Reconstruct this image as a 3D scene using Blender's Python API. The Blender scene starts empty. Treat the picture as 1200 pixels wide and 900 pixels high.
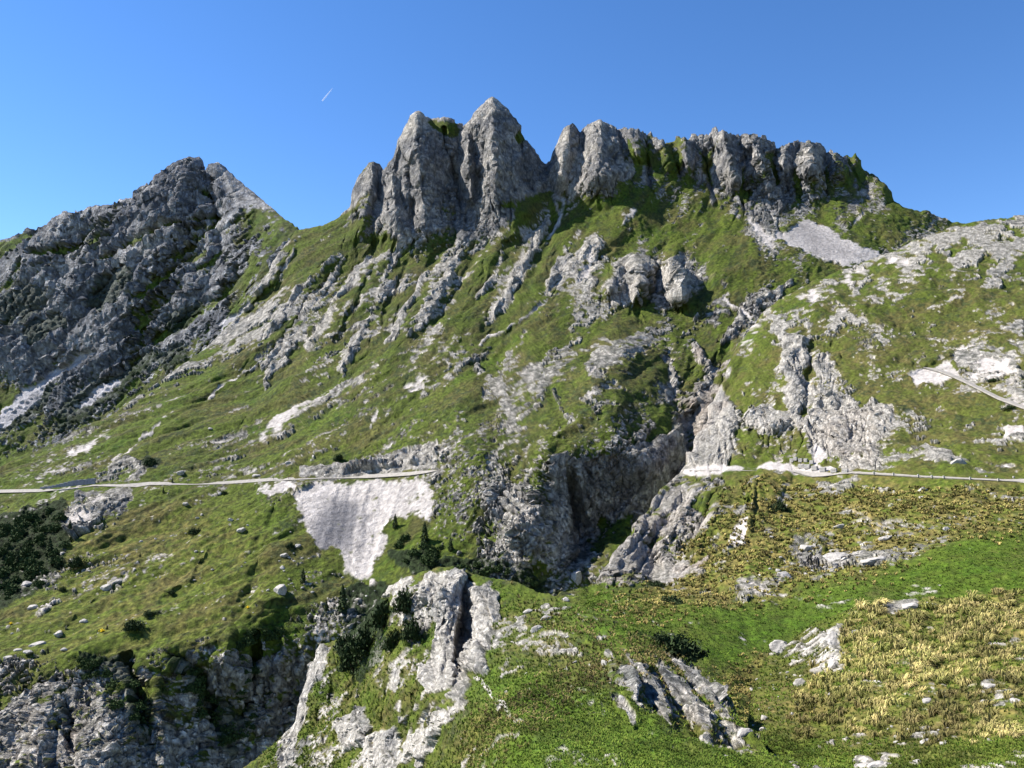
import bpy, math, random, time
import numpy as np
T0 = time.time()
f32 = np.float32
sc = bpy.context.scene
COL = sc.collection
# ------------------------------------------------------------------ camera
FOC, HZV = 924.0, 520.0                       # focal length and horizon row, in photo pixels (1200 x 900)
PITCH = math.atan((HZV - 450.0) / FOC)
cam_d = bpy.data.cameras.new('camera'); cam = bpy.data.objects.new('camera', cam_d); COL.objects.link(cam)
cam_d.sensor_width = 36.0; cam_d.lens = 36.0 * FOC / 1200.0
cam_d.clip_start = 0.5; cam_d.clip_end = 60000.0
cam.location = (0, 0, 0); cam.rotation_euler = (math.radians(90) + PITCH, 0, 0)
sc.camera = cam
# ------------------------------------------------------------------ light
SUN_AZ, SUN_EL = -75.0, 43.0                  # degrees, azimuth measured from the view direction, minus = left
wd = bpy.data.worlds.new('World'); sc.world = wd; wd.use_nodes = True
nt = wd.node_tree; bg = nt.nodes['Background']
sky = nt.nodes.new('ShaderNodeTexSky'); sky.sky_type = 'NISHITA'; sky.sun_disc = False
sky.sun_elevation = math.radians(SUN_EL); sky.sun_rotation = math.radians(SUN_AZ)
sky.altitude = 2000; sky.air_density = 1.0; sky.dust_density = 0.0; sky.ozone_density = 2.0
hs = nt.nodes.new('ShaderNodeHueSaturation'); hs.inputs['Saturation'].default_value = 1.24; hs.inputs['Hue'].default_value = 0.506
nt.links.new(sky.outputs['Color'], hs.inputs['Color']); nt.links.new(hs.outputs['Color'], bg.inputs['Color']); bg.inputs['Strength'].default_value = 0.096
sd = bpy.data.lights.new('sun', 'SUN'); so = bpy.data.objects.new('sun', sd); COL.objects.link(so)
sd.energy = 5.0; sd.angle = math.radians(0.5); sd.color = (1.0, 0.95, 0.87)
_e, _a = math.radians(SUN_EL), math.radians(SUN_AZ)
SUNV = np.array([math.sin(_a) * math.cos(_e), math.cos(_a) * math.cos(_e), math.sin(_e)])
from mathutils import Vector
so.rotation_euler = Vector(SUNV).to_track_quat('Z', 'Y').to_euler()
sc.view_settings.view_transform = 'Standard'; sc.view_settings.look = 'None'
sc.view_settings.exposure = 1.22; sc.view_settings.gamma = 1.0
sc.cycles.max_bounces = 4; sc.cycles.diffuse_bounces = 2; sc.cycles.volume_bounces = 0
QUAL = 1.13                                    # mesh step multiplier

# ------------------------------------------------------------------ helpers
CP, SP = math.cos(PITCH), math.sin(PITCH)
def ray(u, v):
    """direction with unit forward (world y) component through photo pixel u, v"""
    a = (np.asarray(u) - 600.0) / FOC; b = (450.0 - np.asarray(v)) / FOC
    ry = CP - SP * b
    return np.stack([a / ry, np.ones_like(ry), (SP + CP * b) / ry], -1)
RS = np.random.RandomState(7)
PERM = np.tile(RS.permutation(256), 3).astype(np.int32)
GA = RS.rand(256) * 2 * np.pi; GX, GY = np.cos(GA).astype(f32), np.sin(GA).astype(f32)
def perlin(x, y, seed=0):
    xi = np.floor(x).astype(np.int32); yi = np.floor(y).astype(np.int32)
    xf = (x - xi).astype(f32); yf = (y - yi).astype(f32)
    xi = (xi + seed * 37) & 255; yi = (yi + seed * 91) & 255
    u = xf * xf * xf * (xf * (xf * 6 - 15) + 10); v = yf * yf * yf * (yf * (yf * 6 - 15) + 10)
    p0 = PERM[xi]; p1 = PERM[xi + 1]
    def g(p, yo, fx, fy):
        h = PERM[p + ((yi + yo) & 255)]
        return GX[h] * fx + GY[h] * fy
    a = g(p0, 0, xf, yf); b = g(p1, 0, xf - 1, yf); c = g(p0, 1, xf, yf - 1); d = g(p1, 1, xf - 1, yf - 1)
    a += u * (b - a); c += u * (d - c)
    return (a + v * (c - a)) * 1.5
CJX, CJY, CR = RS.rand(256).astype(f32), RS.rand(256).astype(f32), (RS.rand(256) * 2 - 1).astype(f32)
def facet(x, y, seed=0):
    """tilted plates over jittered cells: heights of broken rock blocks"""
    xi = np.floor(x).astype(np.int32); yi = np.floor(y).astype(np.int32)
    best = np.full(x.shape, 9.0, f32); out = np.zeros(x.shape, f32)
    for dx in (-1, 0, 1):
        for dy in (-1, 0, 1):
            cx, cy = xi + dx, yi + dy
            h = PERM[PERM[(cx + seed * 17) & 255] + ((cy + seed * 53) & 255)]
            px = x - cx - CJX[h]; py = y - cy - CJY[h]
            d = px * px + py * py
            m = d < best
            best = np.where(m, d, best)
            out = np.where(m, CR[h] * 0.45 + GX[h] * px * 0.8 + GY[h] * py * 0.8, out)
    return out.astype(f32)
PX0 = [None]
def lod(lam, px, lo=2.0, hi=4.0):
    if PX0[0] is not None and px is PX0[1]: return np.maximum(np.clip((lam / px - lo) / (hi - lo), 0, 1), .45 * np.clip((lam / PX0[0] - lo) / (hi - lo), 0, 1)).astype(f32)
    return np.clip((lam / px - lo) / (hi - lo), 0, 1).astype(f32)
def fbm(x, y, lam, px, n=5, gain=0.5, seed=0, rid=False):
    out = np.zeros(x.shape, f32); a = 1.0; s = 0
    for i in range(n):
        w = lod(lam, px)
        if float(w.max()) > 0:
            p = perlin(x / lam + 11.3 * i, y / lam + 5.7 * i, seed + i)
            if rid: p = 1 - 2 * np.abs(p)
            out += a * w * p
        a *= gain; lam *= 0.5
    return out
RW, RH, RO = 1320, 980, 60                    # layout rasters cover u -60..1260, v 0..980
VV, UU = np.mgrid[0:RH, 0:RW].astype(f32); UU = UU - RO
def blur(a, r):
    r = int(round(r))
    if r < 1: return a
    for _ in range(2):
        for ax in (0, 1):
            p = np.pad(a, [(r + 1, r) if k == ax else (0, 0) for k in (0, 1)], mode='edge')
            c = np.cumsum(p, axis=ax, dtype=np.float64)
            n = a.shape[ax]
            hi_ = np.take(c, range(2 * r + 1, 2 * r + 1 + n), axis=ax); lo_ = np.take(c, range(0, n), axis=ax)
            a = ((hi_ - lo_) / (2 * r + 1)).astype(f32)
    return a
WU = perlin(UU / 26, VV / 26, 3) * 7 + perlin(UU / 9, VV / 9, 4) * 3.5
WV = perlin(UU / 26, VV / 26, 5) * 7 + perlin(UU / 9, VV / 9, 6) * 3.5
def polymask(pts, soft=2, warp=1.0):
    us = [p[0] for p in pts]; vs = [p[1] for p in pts]; pad = int(14 + 3 * soft)
    u0 = max(int(min(us)) - pad + RO, 0); u1 = min(int(max(us)) + pad + RO, RW); v0 = max(int(min(vs)) - pad, 0); v1 = min(int(max(vs)) + pad, RH)
    m = np.zeros((RH, RW), f32)
    if u1 <= u0 or v1 <= v0: return m
    X = UU[v0:v1, u0:u1] + warp * WU[v0:v1, u0:u1]; Y = VV[v0:v1, u0:u1] + warp * WV[v0:v1, u0:u1]
    ins = np.zeros(X.shape, bool); n = len(pts)
    for i in range(n):
        x0, y0 = pts[i]; x1, y1 = pts[(i + 1) % n]
        if y0 == y1: continue
        ins ^= ((y0 > Y) != (y1 > Y)) & (X < (x1 - x0) * (Y - y0) / (y1 - y0) + x0)
    sub = ins.astype(f32)
    if soft: sub = blur(sub, soft)
    m[v0:v1, u0:u1] = sub
    return m
def linefield(pts, prof='t', warp=0.6):
    """pts (u, v, halfwidth, height): height raster of a ridge along the polyline, plus its box"""
    ws = max(p[2] for p in pts)
    pad = int(ws + 14)
    u0 = max(int(min(p[0] for p in pts)) - pad + RO, 0); u1 = min(int(max(p[0] for p in pts)) + pad + RO, RW)
    v0 = max(int(min(p[1] for p in pts)) - pad, 0); v1 = min(int(max(p[1] for p in pts)) + pad, RH)
    if u1 <= u0 or v1 <= v0: return None
    X = UU[v0:v1, u0:u1] + warp * WU[v0:v1, u0:u1]; Y = VV[v0:v1, u0:u1] + warp * WV[v0:v1, u0:u1]
    out = np.zeros(X.shape, f32)
    for (ax, ay, aw, ah), (bx, by, bw, bh) in zip(pts[:-1], pts[1:]):
        dx, dy = bx - ax, by - ay; L2 = dx * dx + dy * dy + 1e-6
        t = np.clip(((X - ax) * dx + (Y - ay) * dy) / L2, 0, 1)
        d = np.hypot(X - ax - t * dx, Y - ay - t * dy); w = aw + t * (bw - aw); h = ah + t * (bh - ah)
        q = np.clip(1 - d / w, 0, 1)
        if prof == 'r': q = np.sqrt(np.clip(1 - (d / w) ** 2, 0, 1))
        elif prof == 'k': q = 0.62 * q + 0.38 * np.sqrt(np.clip(1 - (d / w) ** 2, 0, 1))
        elif prof == 's': q = q * q * (3 - 2 * q)
        elif prof == 'f': q = np.clip(q * 3, 0, 1)
        q = q * h
        out = np.where(np.abs(q) > np.abs(out), q, out)
    return (slice(v0, v1), slice(u0, u1)), out
class Lay:
    """the hand-made layout of one terrain sheet: relief and cover, as rasters over the photograph"""
    def __init__(s):
        s.rel = np.zeros((RH, RW), f32); s.vert = np.zeros((RH, RW), f32); s.rock = None
        for k in ('scree', 'shrub', 'tone', 'gold', 'smooth', 'warm', 'dark', 'brown'): setattr(s, k, np.zeros((RH, RW), f32))
        s.lab = np.zeros((RH, RW), np.int32)
    def up(s, pts, prof='r', mode='max', warp=0.6):
        r = linefield(pts, prof, warp)
        if r is None: return
        sl, q = r
        if mode == 'max': s.rel[sl] = np.maximum(s.rel[sl], q)
        else: s.rel[sl] += q
    def add(s, pts, prof='s', warp=0.6): s.up(pts, prof, 'add', warp)
    def lift(s, pts, prof='s', warp=0.5):
        r = linefield(pts, prof, warp)
        if r is not None: s.vert[r[0]] += r[1]
    def cracks(s, poly, n, ang, ln, w, h, jit=14, seed=1):
        """narrow joints of bare rock, in a dominant direction"""
        r = np.random.RandomState(seed); m = polymask(poly, 0, 0); us_ = [p[0] for p in poly]; vs_ = [p[1] for p in poly]; k = 0
        for _ in range(40 * n):
            if k >= n: break
            u = min(us_) + r.rand() * (max(us_) - min(us_)); v = min(vs_) + r.rand() * (max(vs_) - min(vs_))
            if m[int(np.clip(v, 0, RH - 1)), int(np.clip(u + RO, 0, RW - 1))] < .5: continue
            a = math.radians(ang + r.randn() * jit); L = ln[0] + (ln[1] - ln[0]) * r.rand(); ww = w[0] + (w[1] - w[0]) * r.rand(); hh = -(h[0] + (h[1] - h[0]) * r.rand())
            b = a + math.radians(r.randn() * 16); x1, y1 = u + math.cos(a) * L / 2, v + math.sin(a) * L / 2
            s.up([(u, v, ww * .6, hh * .3), (x1, y1, ww, hh), (x1 + math.cos(b) * L / 2, y1 + math.sin(b) * L / 2, ww * .5, 0)], 't', 'add', .35); k += 1
    def fill(s, name, pts, val, soft=2, warp=1.0):
        m = polymask(pts, soft, warp); a = getattr(s, name); a += m * (val - a)
    def line(s, name, pts, val, prof='f', warp=0.6):
        r = linefield([(p[0], p[1], p[2], 1.0) for p in pts], prof, warp)
        if r is None: return
        sl, q = r; a = getattr(s, name); a[sl] += q * (val - a[sl])
    def label(s, pts, n, warp=0.6):
        s.lab[polymask(pts, 0, warp) > 0.5] = n
def samp(a, u, v):
    x = np.clip(u + RO, 0, RW - 1.01); y = np.clip(v, 0, RH - 1.01)
    xi = x.astype(np.int32); yi = y.astype(np.int32); fx = (x - xi).astype(f32); fy = (y - yi).astype(f32)
    return (a[yi, xi] * (1 - fx) + a[yi, xi + 1] * fx) * (1 - fy) + (a[yi + 1, xi] * (1 - fx) + a[yi + 1, xi + 1] * fx) * fy
def tps(ctrl, reg=0.002):
    C = np.array(ctrl, float); U, V = C[:, 0] / 300, C[:, 1] / 300; n = len(C)
    def ph(r2): return 0.5 * r2 * np.log(r2 + 1e-9)
    K = ph((U[:, None] - U) ** 2 + (V[:, None] - V) ** 2) + reg * np.eye(n)
    Pm = np.stack([np.ones(n), U, V], 1)
    A = np.block([[K, Pm], [Pm.T, np.zeros((3, 3))]])
    w = np.linalg.solve(A, np.concatenate([np.log(C[:, 2]), np.zeros(3)]))
    def ev(u, v):
        u = np.asarray(u, float) / 300; v = np.asarray(v, float) / 300
        out = w[n] + w[n + 1] * u + w[n + 2] * v
        for i in range(n): out = out + w[i] * ph((u - U[i]) ** 2 + (v - V[i]) ** 2)
        return np.exp(out)
    gu = np.arange(-60, 1261, 10.0); gv = np.arange(0, 981, 10.0)
    G = ev(*np.meshgrid(gu, gv)); 
    def fast(u, v):
        # Catmull-Rom along both axes keeps the slopes continuous
        x = np.clip((u + 60) / 10, 1, len(gu) - 2.001); y = np.clip(v / 10, 1, len(gv) - 2.001)
        xi = x.astype(int); yi = y.astype(int); fx = x - xi; fy = y - yi
        def cr(f): return (-0.5 * f + f * f - 0.5 * f ** 3, 1 - 2.5 * f * f + 1.5 * f ** 3, 0.5 * f + 2 * f * f - 1.5 * f ** 3, -0.5 * f * f + 0.5 * f ** 3)
        cx, cy = cr(fx), cr(fy); out = 0
        for a in range(4):
            for b in range(4):
                out = out + cx[a] * cy[b] * G[np.clip(yi + b - 1, 0, len(gv) - 1), np.clip(xi + a - 1, 0, len(gu) - 1)]
        return out
    return fast
def digits(rows, v0=187, dv=25, du=25):
    """rock share per cell, 0..9, to a threshold raster for a unit-variance noise"""
    q = [-2.9, -1.75, -1.2, -.78, -.4, -.05, .33, .72, 1.25, 2.2]
    G = np.array([[q[int(c)] for c in r.replace(' ', '')] for r in rows], f32)
    x = np.clip((UU - du / 2) / du, 0, G.shape[1] - 1.001); y = np.clip((VV - v0) / dv, 0, G.shape[0] - 1.001)
    xi = x.astype(int); yi = y.astype(int); fx = x - xi; fy = y - yi
    return ((G[yi, xi] * (1 - fx) + G[yi, xi + 1] * fx) * (1 - fy) + (G[yi + 1, xi] * (1 - fx) + G[yi + 1, xi + 1] * fx) * fy).astype(f32)
def smooth01(x, a, b):
    t = np.clip((x - a) / (b - a), 0, 1); return t * t * (3 - 2 * t)
def gridnormals(P):
    du = np.empty_like(P); du[:, 1:-1] = P[:, 2:] - P[:, :-2]; du[:, 0] = P[:, 1] - P[:, 0]; du[:, -1] = P[:, -1] - P[:, -2]
    dv = np.empty_like(P); dv[1:-1] = P[2:] - P[:-2]; dv[0] = P[1] - P[0]; dv[-1] = P[-1] - P[-2]
    n = np.cross(dv, du); n /= np.linalg.norm(n, axis=-1, keepdims=True) + 1e-9
    return n                                   # rows go down the picture: dv x du faces the viewer
def norm3(a): return a / (np.linalg.norm(a, axis=-1, keepdims=True) + 1e-9)

# ------------------------------------------------------------------ materials
def mat_terrain(name, cells, bump=1.0, fine=0.34):
    """vertex colour = which stone, soil or grass lies there (alpha = share of bare rock); noise and fissures add grain and fine relief"""
    m = bpy.data.materials.new(name); m.use_nodes = True; n = m.node_tree.nodes; l = m.node_tree.links
    b = n['Principled BSDF']; b.inputs['Roughness'].default_value = 0.95; b.inputs['Specular IOR Level'].default_value = 0.12
    at = n.new('ShaderNodeAttribute'); at.attribute_name = 'cover'; ge = n.new('ShaderNodeNewGeometry')
    def math_(op, a, b_=None, c=None):
        q = n.new('ShaderNodeMath'); q.operation = op
        for i, x in enumerate((a, b_, c)):
            if x is None: continue
            if isinstance(x, (int, float)): q.inputs[i].default_value = x
            else: l.new(x, q.inputs[i])
        return q.outputs[0]
    n1 = n.new('ShaderNodeTexNoise'); n1.inputs['Scale'].default_value = cells[1]; n1.inputs['Detail'].default_value = 5; n1.inputs['Roughness'].default_value = 0.72
    l.new(ge.outputs['Position'], n1.inputs['Vector'])
    wv = n.new('ShaderNodeVectorMath'); wv.operation = 'SCALE'; wv.inputs['Scale'].default_value = 2.2 / cells[1]; l.new(n1.outputs['Color'], wv.inputs[0])
    ad = n.new('ShaderNodeVectorMath'); ad.operation = 'ADD'; l.new(ge.outputs['Position'], ad.inputs[0]); l.new(wv.outputs[0], ad.inputs[1])
    mp = n.new('ShaderNodeMapping'); mp.inputs['Scale'].default_value = (1, 1, .36); mp.inputs['Rotation'].default_value = (.1, .35, 0); l.new(ad.outputs[0], mp.inputs['Vector'])
    cr = None
    for sc_, wd_ in zip(cells, (.07, .10)):
        v = n.new('ShaderNodeTexVoronoi'); v.feature = 'DISTANCE_TO_EDGE'; v.inputs['Scale'].default_value = sc_; l.new(mp.outputs[0], v.inputs['Vector'])
        q = n.new('ShaderNodeMapRange'); q.inputs['From Max'].default_value = wd_; l.new(v.outputs['Distance'], q.inputs['Value'])
        cr = q.outputs['Result'] if cr is None else math_('MULTIPLY', cr, math_('MULTIPLY_ADD', q.outputs['Result'], .6, .4))
    rock = at.outputs['Alpha']
    mr = n.new('ShaderNodeMapRange'); mr.inputs['From Min'].default_value = 0.3; mr.inputs['From Max'].default_value = 0.7
    mr.inputs['To Min'].default_value = 1 - fine; mr.inputs['To Max'].default_value = 1 + fine; l.new(n1.outputs['Fac'], mr.inputs['Value'])
    dk = math_('SUBTRACT', 1.0, math_('MULTIPLY', math_('SUBTRACT', 1.0, cr), math_('MULTIPLY', rock, math_('MULTIPLY', mr.outputs['Result'], .42))))
    mx = n.new('ShaderNodeVectorMath'); mx.operation = 'SCALE'
    l.new(at.outputs['Color'], mx.inputs[0]); l.new(math_('MULTIPLY', mr.outputs['Result'], dk), mx.inputs['Scale']); l.new(mx.outputs['Vector'], b.inputs['Base Color'])
    vc = n.new('ShaderNodeTexVoronoi'); vc.inputs['Scale'].default_value = cells[1] * 1.3; l.new(mp.outputs[0], vc.inputs['Vector'])
    h = math_('ADD', n1.outputs['Fac'], math_('MULTIPLY', rock, math_('ADD', math_('MULTIPLY', cr, .5), math_('MULTIPLY', vc.outputs['Distance'], -.7))))
    bp = n.new('ShaderNodeBump'); bp.inputs['Strength'].default_value = bump; bp.inputs['Distance'].default_value = 0.8 / cells[1]
    l.new(h, bp.inputs['Height']); l.new(bp.outputs['Normal'], b.inputs['Normal'])
    return m
def mat_plain(name, c, rough=0.9, scale=3.0, var=0.25, spec=0.15, bump=0.3):
    m = bpy.data.materials.new(name); m.use_nodes = True; n = m.node_tree.nodes; l = m.node_tree.links
    b = n['Principled BSDF']; b.inputs['Roughness'].default_value = rough; b.inputs['Specular IOR Level'].default_value = spec
    ge = n.new('ShaderNodeNewGeometry'); oi = n.new('ShaderNodeObjectInfo')
    n1 = n.new('ShaderNodeTexNoise'); n1.inputs['Scale'].default_value = scale; n1.inputs['Detail'].default_value = 5
    l.new(ge.outputs['Position'], n1.inputs['Vector'])
    cr = n.new('ShaderNodeValToRGB'); cr.color_ramp.elements[0].position = 0.3; cr.color_ramp.elements[1].position = 0.7
    cr.color_ramp.elements[0].color = [x * (1 - var) for x in c] + [1]; cr.color_ramp.elements[1].color = [min(x * (1 + var), 1) for x in c] + [1]
    l.new(n1.outputs['Fac'], cr.inputs['Fac']); l.new(cr.outputs['Color'], b.inputs['Base Color'])
    bp = n.new('ShaderNodeBump'); bp.inputs['Strength'].default_value = bump; bp.inputs['Distance'].default_value = 0.3 / scale
    l.new(n1.outputs['Fac'], bp.inputs['Height']); l.new(bp.outputs['Normal'], b.inputs['Normal'])
    return m

# ------------------------------------------------------------------ terrain sheets
SHEETS = {}
def c3(r, g, b): return np.array([r, g, b], f32)
ROCK_L, ROCK_G, ROCK_W, SCREE = c3(.52, .485, .435), c3(.19, .19, .195), c3(.43, .33, .26), c3(.43, .395, .37)
G_OLIVE, G_DARK, G_VIVID, G_GOLD, G_BROWN, SHRUB, DIRT = c3(.068, .090, .012), c3(.021, .034, .007), c3(.050, .105, .007), c3(.23, .18, .055), c3(.105, .088, .03), c3(.016, .026, .010), c3(.22, .17, .11)
def mixc(C, c, w): return C + (c - C) * w[..., None]
def sheet(key, name, top, bot, depth, lay, step, ang, Lr, Lg, mat, rock_amp=1.0, grass_amp=1.0, urange=None, tower=None, labels=None, streak=3.0, mscale=26.0, edge=(9, 5), vpow=1.0, grey=0.5, seed=0, skirt=1.0, strata=None, veg=1.0, ext=(0, 0), tint=(1, 1, 1)):
    step *= QUAL
    tu, tv = zip(*top); bu, bv = zip(*bot)
    u0, u1 = urange or (max(tu[0], bu[0]), min(tu[-1], bu[-1]))
    us = np.arange(u0, u1 + step, step)
    q = (np.arange(1, 46) / 45.0) ** 1.6                       # the ground goes on past both sides of the view
    us = np.concatenate([(us[0] - q * ext[0])[::-1] if ext[0] else [], us, us[-1] + q * ext[1] if ext[1] else []])
    tops = np.interp(us, tu, tv); bots = np.interp(us, bu, bv)
    jag = perlin(us / 5.0, us * 0 + seed, 9) * 1.6 + perlin(us / 2.2, us * 0 + seed, 8) * 0.8
    tops = tops + jag * (0.6 + (1.5 * smooth01(us, 700, 760) * (1 - smooth01(us, 1000, 1040)) if key == 'B' else 0))
    nv = int(np.ceil(np.percentile(bots - tops, 80) / step)) + 1
    # rows at a fixed pixel pitch: each column gets nv rows over its own height
    t = np.linspace(0, 1, nv)[:, None] ** vpow
    V = tops[None] + t * (bots - tops)[None]; U = np.broadcast_to(us[None], V.shape).copy()
    Y = depth(U, V)
    R = ray(U, V)
    rel = samp(lay.rel, U, V)
    rel = rel - edge[0] * np.exp(-(V - tops[None]) / edge[1])
    px = (Y / FOC).astype(f32)
    Yd = Y - rel * px
    P = R * Yd[..., None]
    P[..., 2] += samp(lay.vert, U, V) * px
    X, Z = P[..., 0], P[..., 2] + 0.55 * P[..., 1]
    X = X.astype(f32); Z = Z.astype(f32)
    px = (px * step).astype(f32)
    N0 = gridnormals(P)
    # --- cover: rock against grass
    def rot(a):
        c, s = math.cos(math.radians(a)), math.sin(math.radians(a))
        return X * c + Z * s, -X * s + Z * c            # along, across
    lu = np.linalg.norm(np.diff(P, axis=1, append=P[:, -1:] * 2 - P[:, -2:-1]), axis=-1); lv = np.linalg.norm(np.diff(P, axis=0, append=P[-1:] * 2 - P[-2:-1]), axis=-1)
    pxe = np.clip(np.maximum(lu, lv) * 0.8, px, px * 3).astype(f32)
    for _ in range(3):
        pxe[1:-1] = (pxe[:-2] + pxe[1:-1] + pxe[2:]) / 3; pxe[:, 1:-1] = (pxe[:, :-2] + pxe[:, 1:-1] + pxe[:, 2:]) / 3
    px0 = px; px = pxe; PX0[:] = [px0, pxe]
    Lm = mscale
    wa = smooth01(U + 30 * perlin(U / 80, V / 80, 2), ang[2], ang[3]).astype(f32)
    def streaky(lam, n, sd):
        o = 0
        for a, w in ((ang[0], 1 - wa), (ang[1], wa)):
            al, ac = rot(a)
            al = al + 0.35 * lam * perlin(X / lam * .8, Z / lam * .8, sd + 40); ac = ac + 0.35 * lam * perlin(X / lam, Z / lam, sd + 41)
            o = o + w * fbm(al / streak, ac, lam, px / 1.5, n, 0.62, sd)
        return o
    mk = streaky(Lm, 7, 20 + seed); mk = mk / (mk.std() + 1e-6)
    mi = fbm(X, Z, Lm * 0.3, px / 1.5, 6, 0.85, 60 + seed); mi = mi / (mi.std() + 1e-6)
    big = streaky(Lr * 1.6, 3, 70 + seed); big = big / (big.std() + 1e-6)
    hf = fbm(X, Z, Lm * 0.09, px / 2.6, 4, 0.95, 65 + seed); hf /= hf.std() + 1e-6
    score = 0.60 * mk + 0.48 * mi + 0.42 * big + 0.45 * hf
    thr = samp(lay.rock, U, V)
    rk = smooth01(score + thr, -0.05, 0.09).astype(f32)
    scr = samp(lay.scree, U, V); scr = smooth01(scr + 0.12 * mi + 0.15 * mk + .08 * hf, 0.36, 0.66).astype(f32)
    smo = samp(lay.smooth, U, V)
    shr = samp(lay.shrub, U, V); shr = smooth01(shr + 0.16 * (mk * 0.5 + mi * 0.7), 0.42, 0.58).astype(f32)
    rk = rk * (1 - scr) * (1 - shr * 0.8)
    # --- relief
    D = np.zeros(X.shape, f32)
    al, ac = rot(80)
    lam = Lr; i = 0
    rd = np.zeros(X.shape, f32)
    big_w = (0.12 + 0.88 * smooth01(thr, 0.0, 2.0)).astype(f32); mid_w = (0.35 + 0.65 * smooth01(thr, -0.6, 1.4)).astype(f32)
    while i < 8:
        w = lod(lam, px, 2.2, 4.5)
        if float(w.max()) <= 0: break
        xs = al / 1.5 + 0.4 * lam * perlin(X / lam * 1.3, Z / lam * 1.3, 90 + i); ys = ac
        p = perlin(xs / lam + 3.1 * i, ys / lam + 7.7 * i, 30 + i + seed)
        rd += w * lam * (0.05 if i < 2 else 0.05) * (1 - 2.4 * np.abs(p)) * (big_w if i < 2 else 1)
        lam *= 0.5; i += 1
    for k, (lf, af) in enumerate(((Lr * 0.42, .20), (Lr * 0.17, .25), (Lr * 0.075, .24), (Lr * 0.034, .22))):
        w = lod(lf, px, 3.0, 6.0)
        if float(w.max()) <= 0: break
        wx = X + 0.25 * lf * perlin(X / lf * 2, Z / lf * 2, 55); wz = Z + 0.25 * lf * perlin(X / lf * 2, Z / lf * 2, 56)
        c, s = math.cos(.35), math.sin(.35)
        rd += (big_w if k == 0 else mid_w if k == 1 else 1) * w * lf * af * facet((wx * c + wz * s) / lf, (wz * c - wx * s) / (lf * 2.1), k + seed)
    flat = (1 - 0.7 * smooth01(N0[..., 2], .72, .96)).astype(f32)
    for k, (lr_, ar_) in enumerate(((Lr * .9, .12), (Lr * .38, .16), (Lr * .16, .15))):
        w = lod(lr_, px, 3.0, 6.0)
        al2, ac2 = rot(82)
        ac2 = ac2 + 0.5 * lr_ * perlin(X / lr_ * .6, Z / lr_ * .6, 57 + k)
        p = perlin(al2 / (3.2 * lr_), ac2 / lr_, 58 + k + seed)
        rd += big_w * w * lr_ * ar_ * (1 - 3.0 * np.abs(p))
    ck = np.full(X.shape, 9., f32)
    for k, lc in enumerate((Lr * .22, Lr * .1, Lr * .05)):
        w = lod(lc, px, 2.5, 5.0)
        cx, cz = X + .3 * lc * perlin(X / lc * 2.1, Z / lc * 2.1, 71), Z + .3 * lc * perlin(X / lc * 2.1, Z / lc * 2.1, 72)
        p = np.abs(perlin((cx + .3 * cz) / lc * .9, (cz - .3 * cx) / lc / 1.9, 73 + k + seed))
        ck = np.minimum(ck, p / 0.10 + 9 * (1 - w))
    ck = np.clip(1 - ck, 0, 1)
    rd -= ck * px0 * 2.6
    if strata:
        sa, sl, sm = strata; al3, ac3 = rot(sa); q3 = ac3 / sl + .5 * perlin(X / sl / 2, Z / sl / 2, 88); fr = q3 - np.floor(q3); rd += sm * sl * mid_w * np.where(fr < .8, fr / .8, (1 - fr) / .2)
    rd *= flat * (0.10 + 0.90 * smooth01(thr, -1.1, 1.0)).astype(f32)
    gd = np.zeros(X.shape, f32)
    gd += Lg * 0.085 * streaky(Lg, 4, 110 + seed)
    gd += Lg * 0.02 * fbm(X, Z, Lg * 0.2, px, 5, 0.6, 120 + seed)
    sh_d = fbm(X, Z, Lm * 0.16, px, 4, 0.55, 140 + seed, True) * Lm * 0.05
    kk = np.clip(1 - smo, 0, 1)
    D = rock_amp * rd * (0.22 + 0.78 * rk) * kk * (1 - 0.85 * scr) * (1 - 0.5 * shr) + grass_amp * gd * (1 - rk) * kk * (1 - 0.95 * scr) + sh_d * shr + rk * px0 * 0.8 * smooth01(thr, -1.4, .2) * kk
    P = P + N0 * D[..., None]
    N1 = gridnormals(P)
    # --- colour of what lies there
    px = px0; PX0[0] = None
    n1 = fbm(X, Z, Lm * 1.6, px, 6, 0.6, 150 + seed); n1 /= n1.std() + 1e-6
    n2 = fbm(X, Z, Lm * 0.22, px, 4, 0.75, 160 + seed); n2 /= n2.std() + 1e-6
    n3 = streaky(Lm * 0.5, 5, 170 + seed); n3 /= n3.std() + 1e-6
    tone = samp(lay.tone, U, V)
    C = np.broadcast_to(G_OLIVE, P.shape).astype(f32).copy()
    C = mixc(C, G_DARK, np.clip(0.24 + 0.22 * n3 + 0.14 * n2 - 0.9 * tone, 0, 1))
    C = mixc(C, G_VIVID, np.clip(-0.10 + 0.95 * tone + 0.14 * n1 + 0.10 * n2, 0, 0.9))
    C = mixc(C, G_BROWN, np.clip(0.12 + 0.2 * n3 - 0.15 * n1 - 0.5 * tone, 0, .6) + np.clip(samp(lay.brown, U, V) * (1 + 0.3 * n2), 0, 1) * .75)
    n5 = fbm(X, Z, Lm * 0.35, px / 2, 6, 0.85, 190 + seed); n5 /= n5.std() + 1e-6
    heath = smooth01(0.62 * n5 + 0.38 * n3 + 0.35 * hf, 0.55, 1.15) * veg * (1 - .8 * smo)
    C = mixc(C, SHRUB * 1.5, np.clip(heath * 0.66 - 0.5 * tone, 0, .8))
    gold = np.clip(samp(lay.gold, U, V), 0, 1)
    C = mixc(C, G_GOLD, np.clip(gold * (0.45 + 0.33 * n2 + 0.15 * n3), 0, 0.9))
    C = mixc(C, SHRUB * 1.0, np.clip(shr * 0.95, 0, 1))
    dirt = smooth01(score + thr, -0.55, -0.1) * (1 - rk) * (1 - shr)
    C = mixc(C, DIRT, np.clip(dirt * 0.28, 0, 1))
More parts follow.
